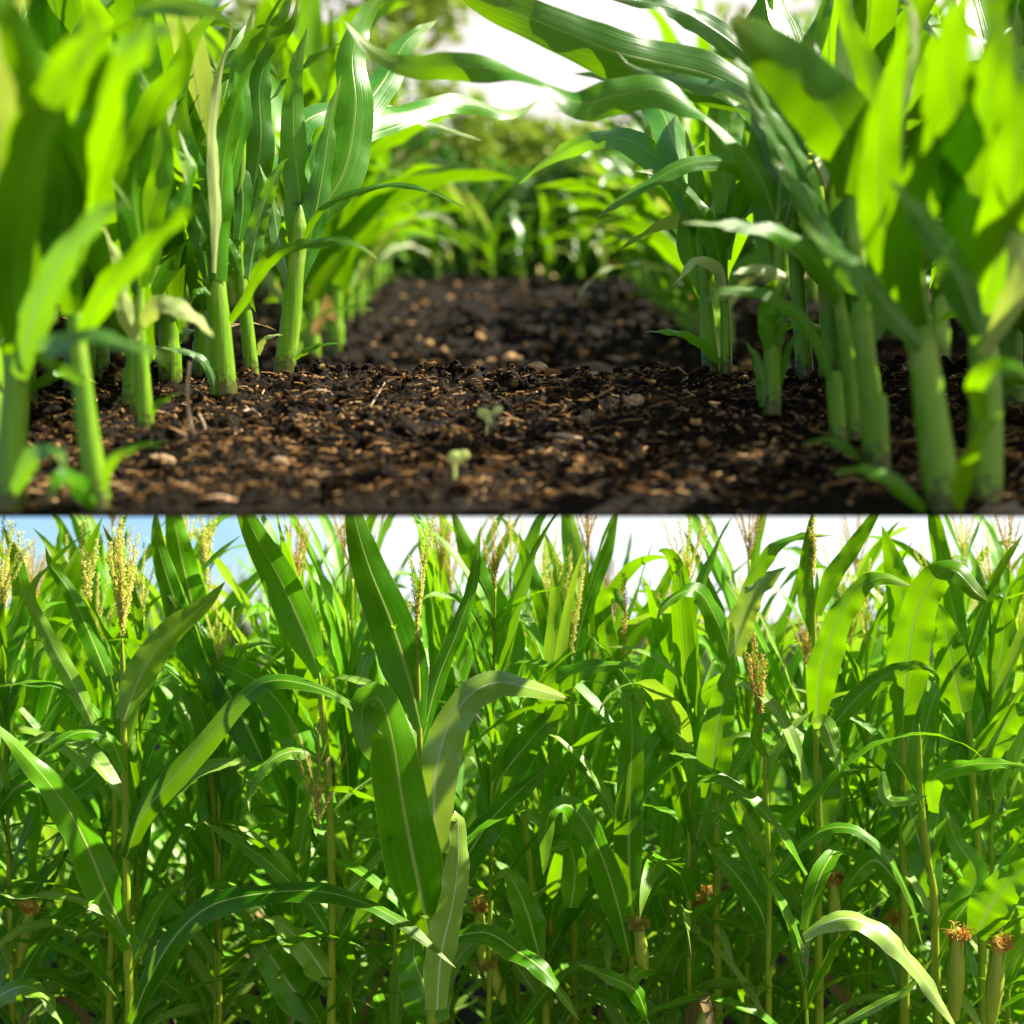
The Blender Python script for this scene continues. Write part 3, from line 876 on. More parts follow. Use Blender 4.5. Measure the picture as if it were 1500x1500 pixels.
placed_leaf(u, [(140, 740), (118, 712), (90, 700), (70, 735)], 44, 3.35, 3.0, 30, 60, M_YOUNG)
u = young('very blurred young maize on the left edge, its stalk lit yellow green', [(16, 748), (20, 620), (30, 480), (52, 340), (78, 240)], 44, 3.42, 26)
placed_leaf(u, [(28, 520), (20, 380), (36, 260), (70, 150), (120, 70), (160, 10)], 96, 3.4, 2.2, 20, 50, M_YOUNG)
placed_leaf(u, [(40, 420), (70, 260), (60, 150), (20, 40), (-40, -60)], 96, 3.4, 2.4, 10, 40, M_YOUNG)
placed_leaf(u, [(24, 560), (50, 460), (90, 380), (140, 320), (200, 290)], 60, 3.4, 2.6, 20, 50, M_YOUNG_GREY)
placed_leaf(u, [(30, 480), (10, 330), (-10, 200), (0, 80), (40, -20)], 90, 3.4, 2.6, -20, 20, M_YOUNG_PALE)
placed_leaf(u, [(18, 720), (44, 672), (80, 662), (98, 690)], 40, 3.3, 2.9, 30, 60, M_YOUNG_GREY)
placed_leaf(u, [(50, 340), (120, 200), (140, 90), (120, -20)], 80, 3.4, 2.5, 40, 0, M_YOUNG)

# --- right row
u = young('sharp young maize with a smooth stalk and torn pale leaf, right of the path', [(1131, 606), (1132, 510), (1138, 420), (1142, 320), (1146, 230)], 26, 4.42, 11)
sheath(u, [(1131, 610), (1131, 560), (1132, 511)], 29, 4.41, 28)
placed_leaf(u, [(1120, 596), (1118, 556), (1106, 520), (1092, 500)], 24, 4.4, 4.35, 10, 50, M_YOUNG_GREY, base=.6)
placed_leaf(u, [(1142, 562), (1150, 522), (1164, 492), (1186, 470)], 18, 4.4, 4.4, 30, 60, M_YOUNG)
placed_leaf(u, [(1124, 510), (1122, 470), (1126, 430), (1140, 400), (1152, 408)], 26, 4.38, 4.3, 10, 30, M_YOUNG, wave=.4)
placed_leaf(u, [(1142, 508), (1146, 470), (1146, 430), (1156, 402)], 20, 4.38, 4.35, -10, -60, M_YOUNG, wave=.45)
placed_leaf(u, [(1152, 408), (1128, 396), (1100, 394), (1070, 402)], 23, 4.3, 4.2, 40, 40, M_YOUNG_PALE, base=.9, label='torn pale leaf end catching the sun')
placed_leaf(u, [(1140, 420), (1122, 350), (1114, 270), (1100, 190), (1090, 120)], 34, 4.42, 4.5, 30, -20, M_YOUNG)
placed_leaf(u, [(1143, 350), (1160, 285), (1156, 225), (1120, 178), (1060, 140)], 36, 4.42, 4.3, 30, 60, M_YOUNG_GREY)
placed_leaf(u, [(1142, 345), (1118, 270), (1080, 210), (1020, 160), (962, 132), (905, 140), (846, 150), (790, 118), (730, 102), (660, 96), (600, 98), (548, 76), (504, 30)], 58, 4.42, 4.25, 20, 35, M_YOUNG, n=90, base=.7, wave=.1, q=.6, p=3, rolls=[20, 10, 40, 75, 95, 50, 20, 10, 50, 85, 60, 20, 10, 20, 40, 60], label='long wavy leaf arching over the whole path')
placed_leaf(u, [(1146, 300), (1130, 200), (1080, 140), (1000, 118), (930, 100), (904, 76)], 40, 4.42, 4.5, 10, 45, M_YOUNG_GREY, base=.6)
placed_leaf(u, [(1148, 290), (1140, 190), (1180, 90), (1210, 10), (1216, -50)], 50, 4.45, 4.6, 20, -20, M_YOUNG)
u = young('stub of young maize, stalk cut off, one leaf bowed towards the path', [(1229, 662), (1225, 600), (1221, 548)], 25, 3.98, 22)
sheath(u, [(1230, 664), (1225, 600), (1221, 550)], 27, 3.98, 25)
placed_leaf(u, [(1217, 556), (1200, 506), (1168, 460), (1124, 432), (1074, 424), (1040, 436), (1022, 466)], 26, 3.96, 3.9, 30, 50, M_YOUNG, q=.6)
placed_leaf(u, [(1216, 548), (1213, 520), (1212, 492)], 9, 3.97, 3.97, 0, 10, M_YOUNG)
u = young('young maize with a tall smooth stalk directly behind the cut-off stub', [(1252, 655), (1246, 560), (1234, 470), (1222, 400), (1212, 320)], 27, 4.05, 13)
placed_leaf(u, [(1228, 440), (1196, 384), (1146, 344), (1080, 330), (1000, 326)], 38, 4.0, 3.6, 25, 60, M_YOUNG)
placed_leaf(u, [(1216, 370), (1186, 300), (1150, 240), (1126, 190), (1090, 130)], 44, 4.05, 3.9, 30, 60, M_YOUNG_GREY)
placed_leaf(u, [(1222, 400), (1238, 310), (1240, 200), (1210, 110), (1180, 40)], 46, 4.05, 4.2, 10, -30, M_YOUNG)
placed_leaf(u, [(1214, 330), (1180, 250), (1130, 170), (1090, 100), (1040, 50)], 36, 4.05, 3.9, 30, 60, M_YOUNG)
u = young('thick-stalked young maize beside the stub, a huge bright leaf above it', [(1284, 694), (1276, 600), (1266, 500), (1258, 400), (1246, 300), (1232, 210)], 38, 3.76, 18)
sheath(u, [(1288, 698), (1284, 640), (1282, 584)], 40, 3.75, 38)
placed_leaf(u, [(1262, 440), (1232, 380), (1198, 330), (1166, 270), (1130, 232)], 44, 3.74, 3.5, 20, 50, M_YOUNG_GREY)
placed_leaf(u, [(1240, 290), (1238, 200), (1196, 140), (1130, 80), (1070, 30)], 116, 3.7, 3.2, 10, 25, M_YOUNG, wave=.05, base=.3, q=.6, label='huge bright out-of-focus leaf')
placed_leaf(u, [(1266, 500), (1300, 430), (1320, 350), (1310, 250), (1330, 160)], 60, 3.76, 3.9, 10, -20, M_YOUNG)
placed_leaf(u, [(1260, 672), (1236, 652), (1206, 644), (1172, 652)], 19, 3.74, 3.5, 30, 60, M_YOUNG)
placed_leaf(u, [(1250, 330), (1280, 220), (1276, 120), (1240, 30), (1230, -40)], 56, 3.76, 3.6, -30, 10, M_YOUNG)
u = young('blurred young maize with a massive stalk at the front right', [(1384, 747), (1366, 620), (1350, 500), (1334, 400), (1318, 300)], 56, 3.43, 30)
placed_leaf(u, [(1346, 480), (1322, 400), (1334, 300), (1366, 200), (1390, 80)], 66, 3.4, 2.9, 10, -30, M_YOUNG)
placed_leaf(u, [(1338, 440), (1296, 340), (1290, 220), (1310, 110), (1330, 30)], 74, 3.4, 3.0, 20, -20, M_YOUNG)
placed_leaf(u, [(1352, 510), (1300, 450), (1262, 400), (1210, 360), (1170, 320)], 42, 3.4, 3.0, 20, 50, M_YOUNG_GREY)
placed_leaf(u, [(1356, 748), (1310, 706), (1266, 688), (1218, 692)], 30, 3.4, 3.1, 20, 60, M_YOUNG)
placed_leaf(u, [(1330, 380), (1380, 260), (1440, 160), (1460, 60), (1440, -40)], 80, 3.4, 2.5, 10, 40, M_YOUNG)
placed_leaf(u, [(1326, 350), (1290, 230), (1330, 130), (1340, 40), (1320, -40)], 50, 3.4, 3.1, 40, 80, M_YOUNG_PALE)
u = young('very blurred young maize near the right edge of the picture, bright leaves fanning upward', [(1440, 746), (1444, 620), (1440, 500), (1432, 400), (1424, 300)], 56, 3.5, 30)
placed_leaf(u, [(1440, 500), (1400, 400), (1350, 320), (1300, 260)], 60, 3.4, 2.9, 20, 50, M_YOUNG_GREY)
placed_leaf(u, [(1434, 440), (1416, 330), (1384, 200), (1346, 80)], 74, 3.5, 2.9, 10, 30, M_YOUNG)
placed_leaf(u, [(1440, 460), (1476, 320), (1490, 180), (1470, 30)], 90, 3.4, 2.6, 0, 30, M_YOUNG)
placed_leaf(u, [(1438, 620), (1430, 560), (1470, 535), (1540, 560)], 40, 3.3, 2.7, 30, 50, M_YOUNG)
placed_leaf(u, [(1442, 520), (1488, 430), (1494, 300), (1480, 190)], 46, 3.4, 3.0, 20, 60, M_YOUNG_PALE)
placed_leaf(u, [(1428, 380), (1420, 240), (1390, 100), (1420, -30)], 100, 3.5, 2.4, 20, -10, M_YOUNG)
placed_leaf(u, [(1400, 748), (1408, 700), (1430, 650), (1470, 600)], 34, 3.4, 3.0, 20, 50, M_YOUNG)
u = young('thin young maize with a pale stalk, behind the torn-leafed one on the right', [(1064, 549), (1063, 470), (1060, 400), (1058, 330)], 19, 5.14, 9)
placed_leaf(u, [(1060, 420), (1046, 350), (1014, 290), (966, 256), (930, 250)], 36, 5.12, 5.0, 20, 50, M_YOUNG)
placed_leaf(u, [(1056, 532), (1026, 500), (986, 486), (944, 486)], 24, 5.1, 5.0, 40, 66, M_YOUNG)
placed_leaf(u, [(1062, 440), (1052, 396), (1020, 382), (985, 420)], 24, 5.1, 4.9, 30, 50, M_YOUNG_PALE)
placed_leaf(u, [(1060, 360), (1090, 280), (1080, 240), (1010, 240), (940, 275), (871, 321)], 32, 5.12, 4.8, 20, 50, M_YOUNG, q=.6)
placed_leaf(u, [(1060, 380), (1066, 290), (1050, 200), (1060, 110), (1050, 30)], 44, 5.14, 5.3, 10, -20, M_YOUNG)
placed_leaf(u, [(1060, 360), (1100, 250), (1110, 150), (1090, 60), (1110, 0)], 46, 5.14, 5.2, 30, 0, M_YOUNG)
u = young('broad shaded young maize stalk close behind the thin pale one on the right', [(1042, 546), (1036, 470), (1030, 400), (1022, 320)], 28, 5.17, 11)
placed_leaf(u, [(1032, 430), (1010, 350), (1020, 270), (1004, 190)], 40, 5.16, 5.3, 20, 0, M_YOUNG)
placed_leaf(u, [(1026, 340), (980, 250), (920, 205), (860, 206), (800, 236), (760, 270)], 48, 5.2, 6.8, 20, 50, M_YOUNG)
placed_leaf(u, [(1024, 330), (990, 220), (960, 150), (900, 110), (840, 108)], 56, 5.2, 6.6, 20, 50, M_YOUNG)
placed_leaf(u, [(1030, 410), (1060, 340), (1100, 300), (1160, 260)], 36, 5.16, 5.2, 20, 60, M_YOUNG_GREY)
# broad leaf at the top of the picture, from a plant standing on the right, its base behind the others
u = young('tall young maize behind the right row, its broad leaf crossing the bright sky', [(1180, 552), (1170, 440), (1160, 330), (1146, 230), (1130, 150)], 26, 5.1, 12)
placed_leaf(u, [(1140, 210), (1110, 150), (1040, 112), (960, 92), (905, 78), (840, 52), (770, 24), (700, -6), (640, -50)], 86, 5.0, 4.6, 30, 15, M_YOUNG, n=50, base=.25, q=.6, wave=.07, label='broad leaf crossing the bright sky above the path')
placed_leaf(u, [(1132, 160), (1100, 90), (1040, 40), (980, 10), (880, -6)], 50, 5.1, 4.9, 20, 50, M_YOUNG_GREY)
placed_leaf(u, [(1160, 340), (1210, 260), (1230, 160), (1200, 60)], 54, 5.1, 5.2, 10, 30, M_YOUNG)
placed_leaf(u, [(1166, 400), (1190, 300), (1180, 200), (1210, 100)], 50, 5.1, 5.2, -20, 30, M_YOUNG_PALE)
placed_leaf(u, [(1140, 200), (1150, 110), (1120, 30), (1130, -50)], 54, 5.1, 5.2, 20, 0, M_YOUNG)

# generic young plants: rows on the far bed, and outer rows on the near bed
pal = [young_plant(300 + i, 'x', 'x', 1.0) for i in range(6)]
used = set()
def place_young(px, row_or_y, sc, rz, label, group, near=False, x=None):
    k = prng.randrange(6)
    if rz is None: rz = math.pi / 2 - PHI[pal[k].name] + prng.uniform(-.45, .45)
    if k in used: o = copy_tree(pal[k])
    else: used.add(k); o = pal[k]
    if near: y = row_or_y; X = (px - 750) / FPX * y; z = float(bed1_z(X, y))
    else:
        y = 2580.0 / (row_or_y - 276.3); X = (px - 750) / FPX * y; z = float(bed2_z(X, y))
    o.location = (X, y, z - .01); o.rotation_euler = (0, 0, rz); o.scale = (sc, sc, sc)
    o['label'] = label; o['group'] = group
    return o
prng = random.Random(77)
far_l = 'blurred young maize in the row running away on the left of the path'
far_r = 'blurred young maize in the row running away on the right of the path'
for px, row in ((455, 512), (478, 500), (500, 484), (520, 470), (470, 530), (440, 538), (536, 458), (546, 447), (556, 437), (562, 428), (570, 420), (580, 414), (505, 522)):
    place_young(px - 12, row, prng.uniform(1.4, 1.9) * (1 if row > 450 else .85), prng.random() * 6.28, far_l, 'blurred young maize far along the left row')
for px, row in ((1020, 520), (1000, 500), (985, 484), (968, 470), (1035, 535), (955, 456), (944, 447), (935, 437), (925, 428), (915, 420), (905, 413), (1050, 515)):
    place_young(px + 14, row, prng.uniform(1.4, 1.9) * (1 if row > 450 else .85), prng.random() * 6.28, far_r, 'blurred young maize far along the right row')
for i in range(46):
    side = -1 if i % 2 else 1
    row = prng.uniform(418, 540)
    y = 2580.0 / (row - 276.3)
    X = side * (2.9 + prng.choice([0, 1.3]) + prng.uniform(-.15, .15)) + (0 if side < 0 else .2)
    place_young(750 + X / y * FPX, row, prng.uniform(1.9, 2.6), None if i % 3 else prng.random() * 6.28, 'blurred young maize in the outer rows behind the ' + ('left' if side < 0 else 'right') + ' row', 'blurred young maize in the outer %s rows' % ('left' if side < 0 else 'right'))
# across the far end, low tufts closing the path
for px in (600, 640, 690, 720, 765, 800, 850, 880):
    place_young(px, prng.uniform(408, 412), prng.uniform(.7, 1.1), prng.random() * 6.28, 'small dark blurred maize closing the far end of the path', 'small maize at the far end of the path')
for side, x0, grp in ((-1, -1.35, 'left'), (1, 1.4, 'right'), (-1, -1.75, 'left'), (1, 1.8, 'right')):
    for y in (3.9, 4.3, 4.6, 4.85, 5.12):
        X = x0 + prng.uniform(-.1, .1) + side * .1 * prng.random() + (side * (y - 3.6) * .12)
        place_young(750 + X / y * FPX, y, prng.uniform(1.15, 1.45), None, 'young maize standing behind the %s row, half hidden by it' % grp, 'young maize behind the near %s row' % grp, near=True)
for side, ys in ((-1, (4.5, 4.95, 5.1)), (1, (4.75, 4.95, 5.12))):
    for y in ys:
        X = side * (1.12 + prng.uniform(-.03, .1))
        place_young(750 + X / y * FPX, y, prng.uniform(1.1, 1.3), None, 'young maize filling the near %s row between sharper stalks' % ('left' if side < 0 else 'right'), 'young maize filling the near %s row' % ('left' if side < 0 else 'right'), near=True)

# bushes and a tree beyond the far bed
def bush(name, label, cat, group, loc, rx, ry, rz_, nleaf, ls, mat, rng, trunk=None):
    root = thing(name, label, cat, loc, group)
    mb = MB()
    lumps = [(rng.uniform(-.6, .6) * rx, rng.uniform(-.6, .6) * ry, rng.uniform(.25, .85) * rz_, rng.uniform(.35, .6)) for _ in range(11)]
    for i in range(nleaf):
        lx, ly, lz, lr = rng.choice(lumps)
        a, b = rng.random() * 6.283, math.acos(rng.uniform(-1, 1))
        rr = lr * (.6 + .4 * rng.random())
        c = np.array([lx + rx * rr * math.sin(b) * math.cos(a), ly + ry * rr * math.sin(b) * math.sin(a), max(.03, lz + rz_ * rr * math.cos(b) * .7)])
        d = np.array([rng.gauss(0, 1), rng.gauss(0, 1), rng.gauss(.4, 1)]); d /= np.linalg.norm(d)
        e = np.cross(d, [rng.gauss(0, 1), rng.gauss(0, 1), rng.gauss(0, 1)]); e /= np.linalg.norm(e)
        s = ls * rng.uniform(.6, 1.3)
        mb.add([c - d * s, c + e * s * .4, c + d * s, c - e * s * .4], [(0, 1, 2, 3)])
    mb.build('crown' if trunk else 'foliage', mat, root, smooth=False)
    tm = MB()
    if trunk:
        H, r = trunk
        tm.add(*tube([(0, 0, -H), (.1, 0, -H * .5), (0, 0, 0), (.1, .1, rz_ * .6)], [r, r * .8, r * .6, r * .2], 10))
        for k in range(6):
            a = k * 1.05; tm.add(*tube([(0, 0, rz_ * .1 * k - .2), (math.cos(a) * rx * .4, math.sin(a) * ry * .4, rz_ * (.3 + .08 * k))], [r * .35, r * .1], 6))
        tm.build('trunk', M_BARK, root)
    else:
        for k in range(5):
            a = k * 1.26; tm.add(*tube([(0, 0, -.1), (math.cos(a) * rx * .3, math.sin(a) * ry * .3, rz_ * .5)], [.03, .01], 5))
        tm.build('stem', M_BARK, root)
    return root
br = random.Random(9)
def bz(x, y): return float(bank_z(np.array(x), np.array(y)))
for i, (x, y, w, h) in enumerate(((-3.4, 21.0, 1.2, 2.9), (-1.8, 21.6, 1.1, 2.4), (-.5, 21.3, 1.0, 1.9), (.9, 21.5, 1.1, 1.9), (2.4, 21.0, 1.2, 2.5), (4.2, 21.2, 1.4, 2.8), (-5.6, 21.6, 1.6, 3.4), (6.4, 21.6, 1.6, 3.6))):
    bush('bush', 'dark green blurred bush beyond the far end of the soil path', 'bush', 'dark bushes beyond the path', (x, y, bz(x, y) - .05), w, .7, h, 2200, .14, M_BUSH, br)
for i, (x, y, w, h) in enumerate(((-2.9, 24.6, 1.5, 4.0), (-1.0, 25, 1.3, 3.0), (2.6, 24.6, 1.3, 3.1), (4.6, 24.8, 1.6, 4.4), (.6, 27, 1.6, 2.2), (-4.6, 24.4, 1.5, 4.6))):
    bush('bush', 'yellow green blurred bush rising behind the dark bushes', 'bush', 'yellow green bushes beyond the path', (x, y, bz(x, y) - .05), w, .8, h, 1600, .16, M_BUSH2, br)
tz = bz(-2.6, 30)
bush('tree', 'blurred tree with a brown trunk standing against the bright sky', 'tree', None, (-2.55, 30, tz + 3.6), 2.3, 2, 3.4, 3000, .2, M_BUSH2, br, (3.8, .22))

# seedlings, stones and twigs on the near soil
def seedling(label, px, py, d, h, heads, mat):
    root = thing('seedling', label, 'seedling', at(px, py, d))
    s = h / FPX * d
    mb = MB(); mb.add(*tube([(0, 0, -.01), (.004, 0, s * .4), (.002, 0, s * .8)], [s * .06, s * .05, s * .05], 7)); mb.build('stem', mat, root)
    for (dx, dz, w, tlt) in heads:
        V, F = [], []
        n = 14
        for lay, q in ((-.5, .9), (.5, 1.0)):
            for k in range(n):
                a = 6.283 * k / n
                V.append((math.cos(a) * q * w * s, lay * .05 * s, math.sin(a) * q * w * s * .72))
        F = [tuple(range(n)), tuple(range(2 * n - 1, n - 1, -1))] + [(k, k + n, (k + 1) % n + n, (k + 1) % n) for k in range(n)]
        m2 = MB(); m2.add(V, F)
        o = m2.build('seed_leaf', mat, root, loc=(dx * s, -.01, dz * s)); o.rotation_euler = (R(tlt * .6), R(tlt), R(tlt * .5))
    return root
# loose soil heaped round the stalk bases
cb_ = MB()
for o in list(bpy.data.objects):
    if o.get('category') == 'young maize' and o.location.y < 5.25 and o.location.y > 3.3:
        for k in range(46):
            aa = rc.random() * 6.283; q = .03 + abs(rc.gauss(0, .03))
            x, y = o.location.x + q * math.cos(aa), max(B1_Y0 + .02, o.location.y + q * math.sin(aa))
            s = .004 + .009 * rc.random() ** 2
            crumb(cb_, (x, y, float(bed1_z(x, y)) + max(0, .02 - .3 * max(0, q - .03)) * rc.random() + s * .3), s, rc)
tag(cb_.build('soil_crumbs', M_CRUMB, smooth=False), 'loose soil heaped round the feet of the near stalks', kind='stuff')
seedling('tiny pale green seedling with round seed leaves in the middle of the path', 712, 636, 2014 / (636 - 157.6), 40, [(-.05, .72, .3, 20), (.4, .86, .24, -25), (.1, .45, .2, 60)], M_SPROUT)
seedling('small blurred yellow green seedling with a bent stem nearest the front of the path', 664, 716, 2014 / (716 - 157.6), 50, [(.1, .9, .26, 10), (.35, .98, .16, 40)], M_SPROUT)

def stone(name, label, cat, px, py, w, h, mat, rng, dep=.8):
    d = 2014 / (py - 157.6)
    s = w / 2 / FPX * d; hh = h / 2 / FPX * d
    V, F = [], []
    n, m = 14, 9
    for i in range(m + 1):
        b = math.pi * i / m
        for k in range(n):
            a = 6.283 * k / n
            q = 1 + .16 * math.sin(3 * a + 2 * b + px) + .1 * math.sin(7 * b + 5 * a) + rng.uniform(-.06, .06)
            V.append((s * q * math.sin(b) * math.cos(a), s * dep * q * math.sin(b) * math.sin(a), hh * q * math.cos(b)))
    for i in range(m):
        for k in range(n):
            F.append((i * n + k, (i + 1) * n + k, (i + 1) * n + (k + 1) % n, i * n + (k + 1) % n))
    mb = MB(); mb.add(V, F)
    o = mb.build(name, mat, smooth=False, loc=at(px, py, d) + Vector((0, 0, hh * .75)))
    return tag(o, label, cat)
sr = random.Random(3)
stone('pebble', 'rounded tan pebble lying right of the seedling in the middle of the path', 'pebble', 931, 600, 29, 24, M_STONE, sr)
stone('pebble', 'pinkish pebble standing beside the slim left stalk', 'pebble', 182, 566, 26, 28, M_STONE, sr)
stone('pebble', 'long orange lump of soil, blurred, high up the middle of the path', 'clod', 786, 519 + 30, 32, 20, M_STONE, sr)
stone('pebble', 'small pale pebble in the near left soil', 'pebble', 411, 682, 24, 14, M_STONE, sr)
stone('pebble', 'flat reddish clod near the front left of the path', 'clod', 236, 680, 40, 16, M_STONE, sr)
stone('pebble', 'grey pebble left of the seedling, half sunk in soil', 'pebble', 568, 634, 16, 12, M_STONE, sr)
stone('pebble', 'wide brown clod at the front edge left of the small seedling', 'clod', 318, 738, 64, 14, M_STONE, sr)
stone('pebble', 'tan pebble behind the rounded one, to its left', 'pebble', 870, 556, 20, 12, M_STONE, sr)

def twig(label, pts, w, mat=M_TWIG, name='twig'):
    P = []
    for (x, y, lift) in pts:
        d = 2014 / (y - 157.6)
        p = at(x, y, d); p.z = float(bed1_z(p.x, p.y)) + lift
        P.append(p)
    c = P[0].copy()
    mb = MB(); r = w / 2 / FPX * c.y
    mb.add(*tube([p - c for p in P], [r * (1 - .5 * abs(2 * i / (len(P) - 1) - 1) ** 3) for i in range(len(P))], 7, 16))
    o = mb.build(name, mat, loc=c)
    return tag(o, label, 'twig')
twig('flat bleached piece of wood lying right of the seedling', [(800, 640, .012), (828, 638, .014), (858, 640, .012)], 11)
twig('short light straw lying just right of the seedling stem', [(728, 642, .01), (752, 638, .014), (768, 634, .01)], 5)
twig('thin straw angled up from the soil left of centre', [(536, 606, .0), (550, 594, .02), (564, 582, .05)], 3)
twig('pale root curling over the soil beside the sharp left stalk', [(420, 590, .015), (440, 584, .03), (462, 590, .02), (480, 584, .03), (488, 590, .02)], 3)
twig('straight bright straw in front of the sharp left plant', [(356, 612, .012), (370, 606, .02), (384, 608, .015)], 5)
def hanging_root(label, pts, w, d):
    P = [at(x, y, d) for x, y in pts]; c = P[0].copy(); r = w / 2 / FPX * d
    mb = MB(); mb.add(*tube([p - c for p in P], [r] * len(P), 6, 18))
    return tag(mb.build('twig', M_TWIG, loc=c), label, 'twig')
hanging_root('upright thin brown stem left of the sharp left plant', [(290, 650), (282, 630), (276, 600), (275, 570), (278, 530)], 5, 4.1)
hanging_root('short reddish twig leaning beside the thin brown stem', [(303, 638), (298, 620), (291, 606)], 4, 4.2)
# ---------------------------------------------------------------- lower picture: tall maize, placed by hand
trng = random.Random(808)
def tall(label, stalk, w, d, w1=None):
    d = d + 0.2
    """stalk: picture points from low to high; it runs on down to the ground"""
    x, y = stalk[0]
    p = at(x, y, d)
    root = thing('maize_plant', label, 'maize plant', (p.x, p.y, 0), 'maize plants along the front of the tall field')
    rows0 = HZN + EYE * FPX / d + 5
    placed_stalk(root, [(x, rows0)] + stalk, w * 1.25, d, M_STALK, True, w1 or w * .8)
    line = [(x, rows0)] + list(stalk)
    ys = [q[1] for q in line][::-1]; xs = [q[0] for q in line][::-1]
    side = trng.choice([0, 1])
    for k in range(7):
        py = 1560 - k * 72 + trng.uniform(-20, 20)
        q = at(float(np.interp(py, ys, xs)), py, d) - Vector(root.location)
        az = (0.55 if (k + side) % 2 else math.pi - .55) + trng.uniform(-.55, .55)
        m2 = MB(); m2.add(*free_leaf(q, az, trng.uniform(18, 38), trng.uniform(.5, .85), trng.uniform(50, 130), trng.uniform(.06, .11), trng.uniform(-1.2, 1.2), trng, 18, 7, trng.choice([1.3, 1.8, 2.8])))
        m2.build('leaf', M_LEAF_PALE if trng.random() < .3 else M_LEAF, root)
    return root
DO = 0.2      # the whole front line stands a little farther back than the depths listed
def PL(root, pts, w, d0, d1, *r, **k): return placed_leaf(root, pts, w, d0 + DO, d1 + DO, *r, **k)
t = tall('maize with the fullest yellow tassel on a straight pale stalk, near the left edge', [(190, 1500), (187, 1390), (184, 1250), (183, 1160), (181, 1060), (179, 930)], 14, 5.45, 7)
place_tassel(t, 179, 935, 5.45 + DO, 752, 10, .22, M_TASSEL, 4, 1.15)
PL(t, [(184, 1258), (212, 1190), (262, 1130), (310, 1075), (350, 1028), (392, 998), (446, 1002), (505, 1026), (560, 1076)], 44, 5.42, 5.1, 20, 60, wave=.06, n=40, q=.7)
PL(t, [(193, 1388), (162, 1322), (128, 1240), (96, 1180), (40, 1110), (-20, 1050)], 62, 5.43, 5.2, 15, 30)
PL(t, [(192, 1500), (216, 1440), (256, 1372), (310, 1326), (390, 1308), (470, 1306), (540, 1325), (604, 1362), (668, 1418)], 46, 5.4, 5.1, 20, 50, n=40, q=.7)
PL(t, [(181, 1056), (206, 990), (250, 925), (300, 885), (330, 852)], 50, 5.43, 5.5, 15, -10, M_LEAF_PALE, wave=.08)
PL(t, [(182, 1130), (160, 1082), (120, 1072), (80, 1090), (40, 1124)], 34, 5.42, 5.3, 30, 60)
PL(t, [(190, 1372), (150, 1330), (90, 1310), (30, 1312), (-30, 1304)], 26, 5.42, 5.2, 50, 66, M_LEAF_PALE)
PL(t, [(190, 1330), (150, 1280), (110, 1210), (82, 1150), (76, 1140)], 44, 5.5, 5.6, 10, 20)
t = tall('leafy maize with a slender stalk just left of the full yellow tassel', [(160, 1500), (166, 1300), (168, 1150), (166, 1000)], 10, 5.7, 7)
PL(t, [(166, 1015), (140, 950), (104, 870), (76, 830), (66, 800)], 34, 5.7, 5.7, 20, 10)
PL(t, [(140, 1070), (112, 1010), (74, 940), (46, 880), (56, 845), (72, 830)], 30, 5.6, 5.5, 10, -10, M_LEAF_PALE)
PL(t, [(166, 1080), (110, 1010), (50, 1000), (-20, 1006)], 24, 5.65, 5.5, 40, 66)
PL(t, [(168, 1100), (120, 1150), (60, 1180), (20, 1260)], 40, 5.7, 5.6, 20, 40)
place_tassel(t, 128, 930, 5.8 + DO, 765, 3, .08, M_TASSEL, 8, 1.5)
t = tall('maize on the far left edge with a branching yellow tassel leaning right', [(-20, 1500), (-14, 1200), (-4, 1000), (4, 900)], 12, 5.8, 7)
place_tassel(t, 4, 900, 5.8 + DO, 760, 7, .4, M_TASSEL, 12, 1.5, lean=12)
PL(t, [(0, 960), (30, 890), (24, 820), (4, 770)], 34, 5.8, 5.8, 20, -10)
PL(t, [(-10, 1060), (40, 1000), (70, 950), (110, 905)], 34, 5.7, 5.6, 20, 50)
PL(t, [(-14, 1200), (30, 1150), (60, 1180), (40, 1290)], 44, 5.7, 5.5, 30, 50)
PL(t, [(-20, 1470), (30, 1445), (66, 1460), (96, 1510)], 44, 5.4, 5.2, 40, 60, M_LEAF_PALE)

t = tall('maize in the middle with the widest upright leaves, one folded over at its tip', [(632, 1500), (629, 1400), (624, 1300), (618, 1180), (614, 1060), (611, 940)], 15, 5.35, 6)
place_tassel(t, 611, 945, 5.35 + DO, 752, 3, .08, M_TASSEL, 15, 1.1)
PL(t, [(633, 1392), (616, 1310), (598, 1220), (584, 1140), (572, 1070), (556, 1024), (534, 1030), (530, 1070), (541, 1114)], 92, 5.3, 5.05, 8, -40, wave=.05, n=44, base=.3, q=.6, fold=.2, label='widest leaf, dark green, folded over at the top')
PL(t, [(616, 1066), (598, 990), (572, 910), (540, 830), (520, 760), (512, 700)], 76, 5.32, 5.45, 10, 10, wave=.05, base=.3, fold=.2)
PL(t, [(640, 1250), (636, 1160), (650, 1080), (684, 1022), (726, 1000), (770, 1006), (830, 1022)], 74, 5.3, 5.2, 34, 40, M_LEAF_SUN_TINT, wave=.06, n=40, q=.6, base=.5, label='shiny pale leaf arching to the right')
PL(t, [(640, 1480), (646, 1400), (664, 1320), (672, 1250), (670, 1198), (660, 1202)], 50, 5.25, 5.15, 20, 30, M_LEAF_SUN_TINT, wave=.16, base=.7, q=.4)
PL(t, [(618, 1090), (640, 1000), (672, 920), (694, 850), (704, 770)], 32, 5.35, 5.5, 30, 20, M_LEAF)
PL(t, [(664, 1372), (712, 1366), (756, 1392), (800, 1426), (850, 1496)], 42, 5.3, 5.1, 30, 40, M_LEAF)
PL(t, [(640, 1500), (620, 1440), (606, 1400), (612, 1360)], 80, 5.4, 5.5, 0, 10)
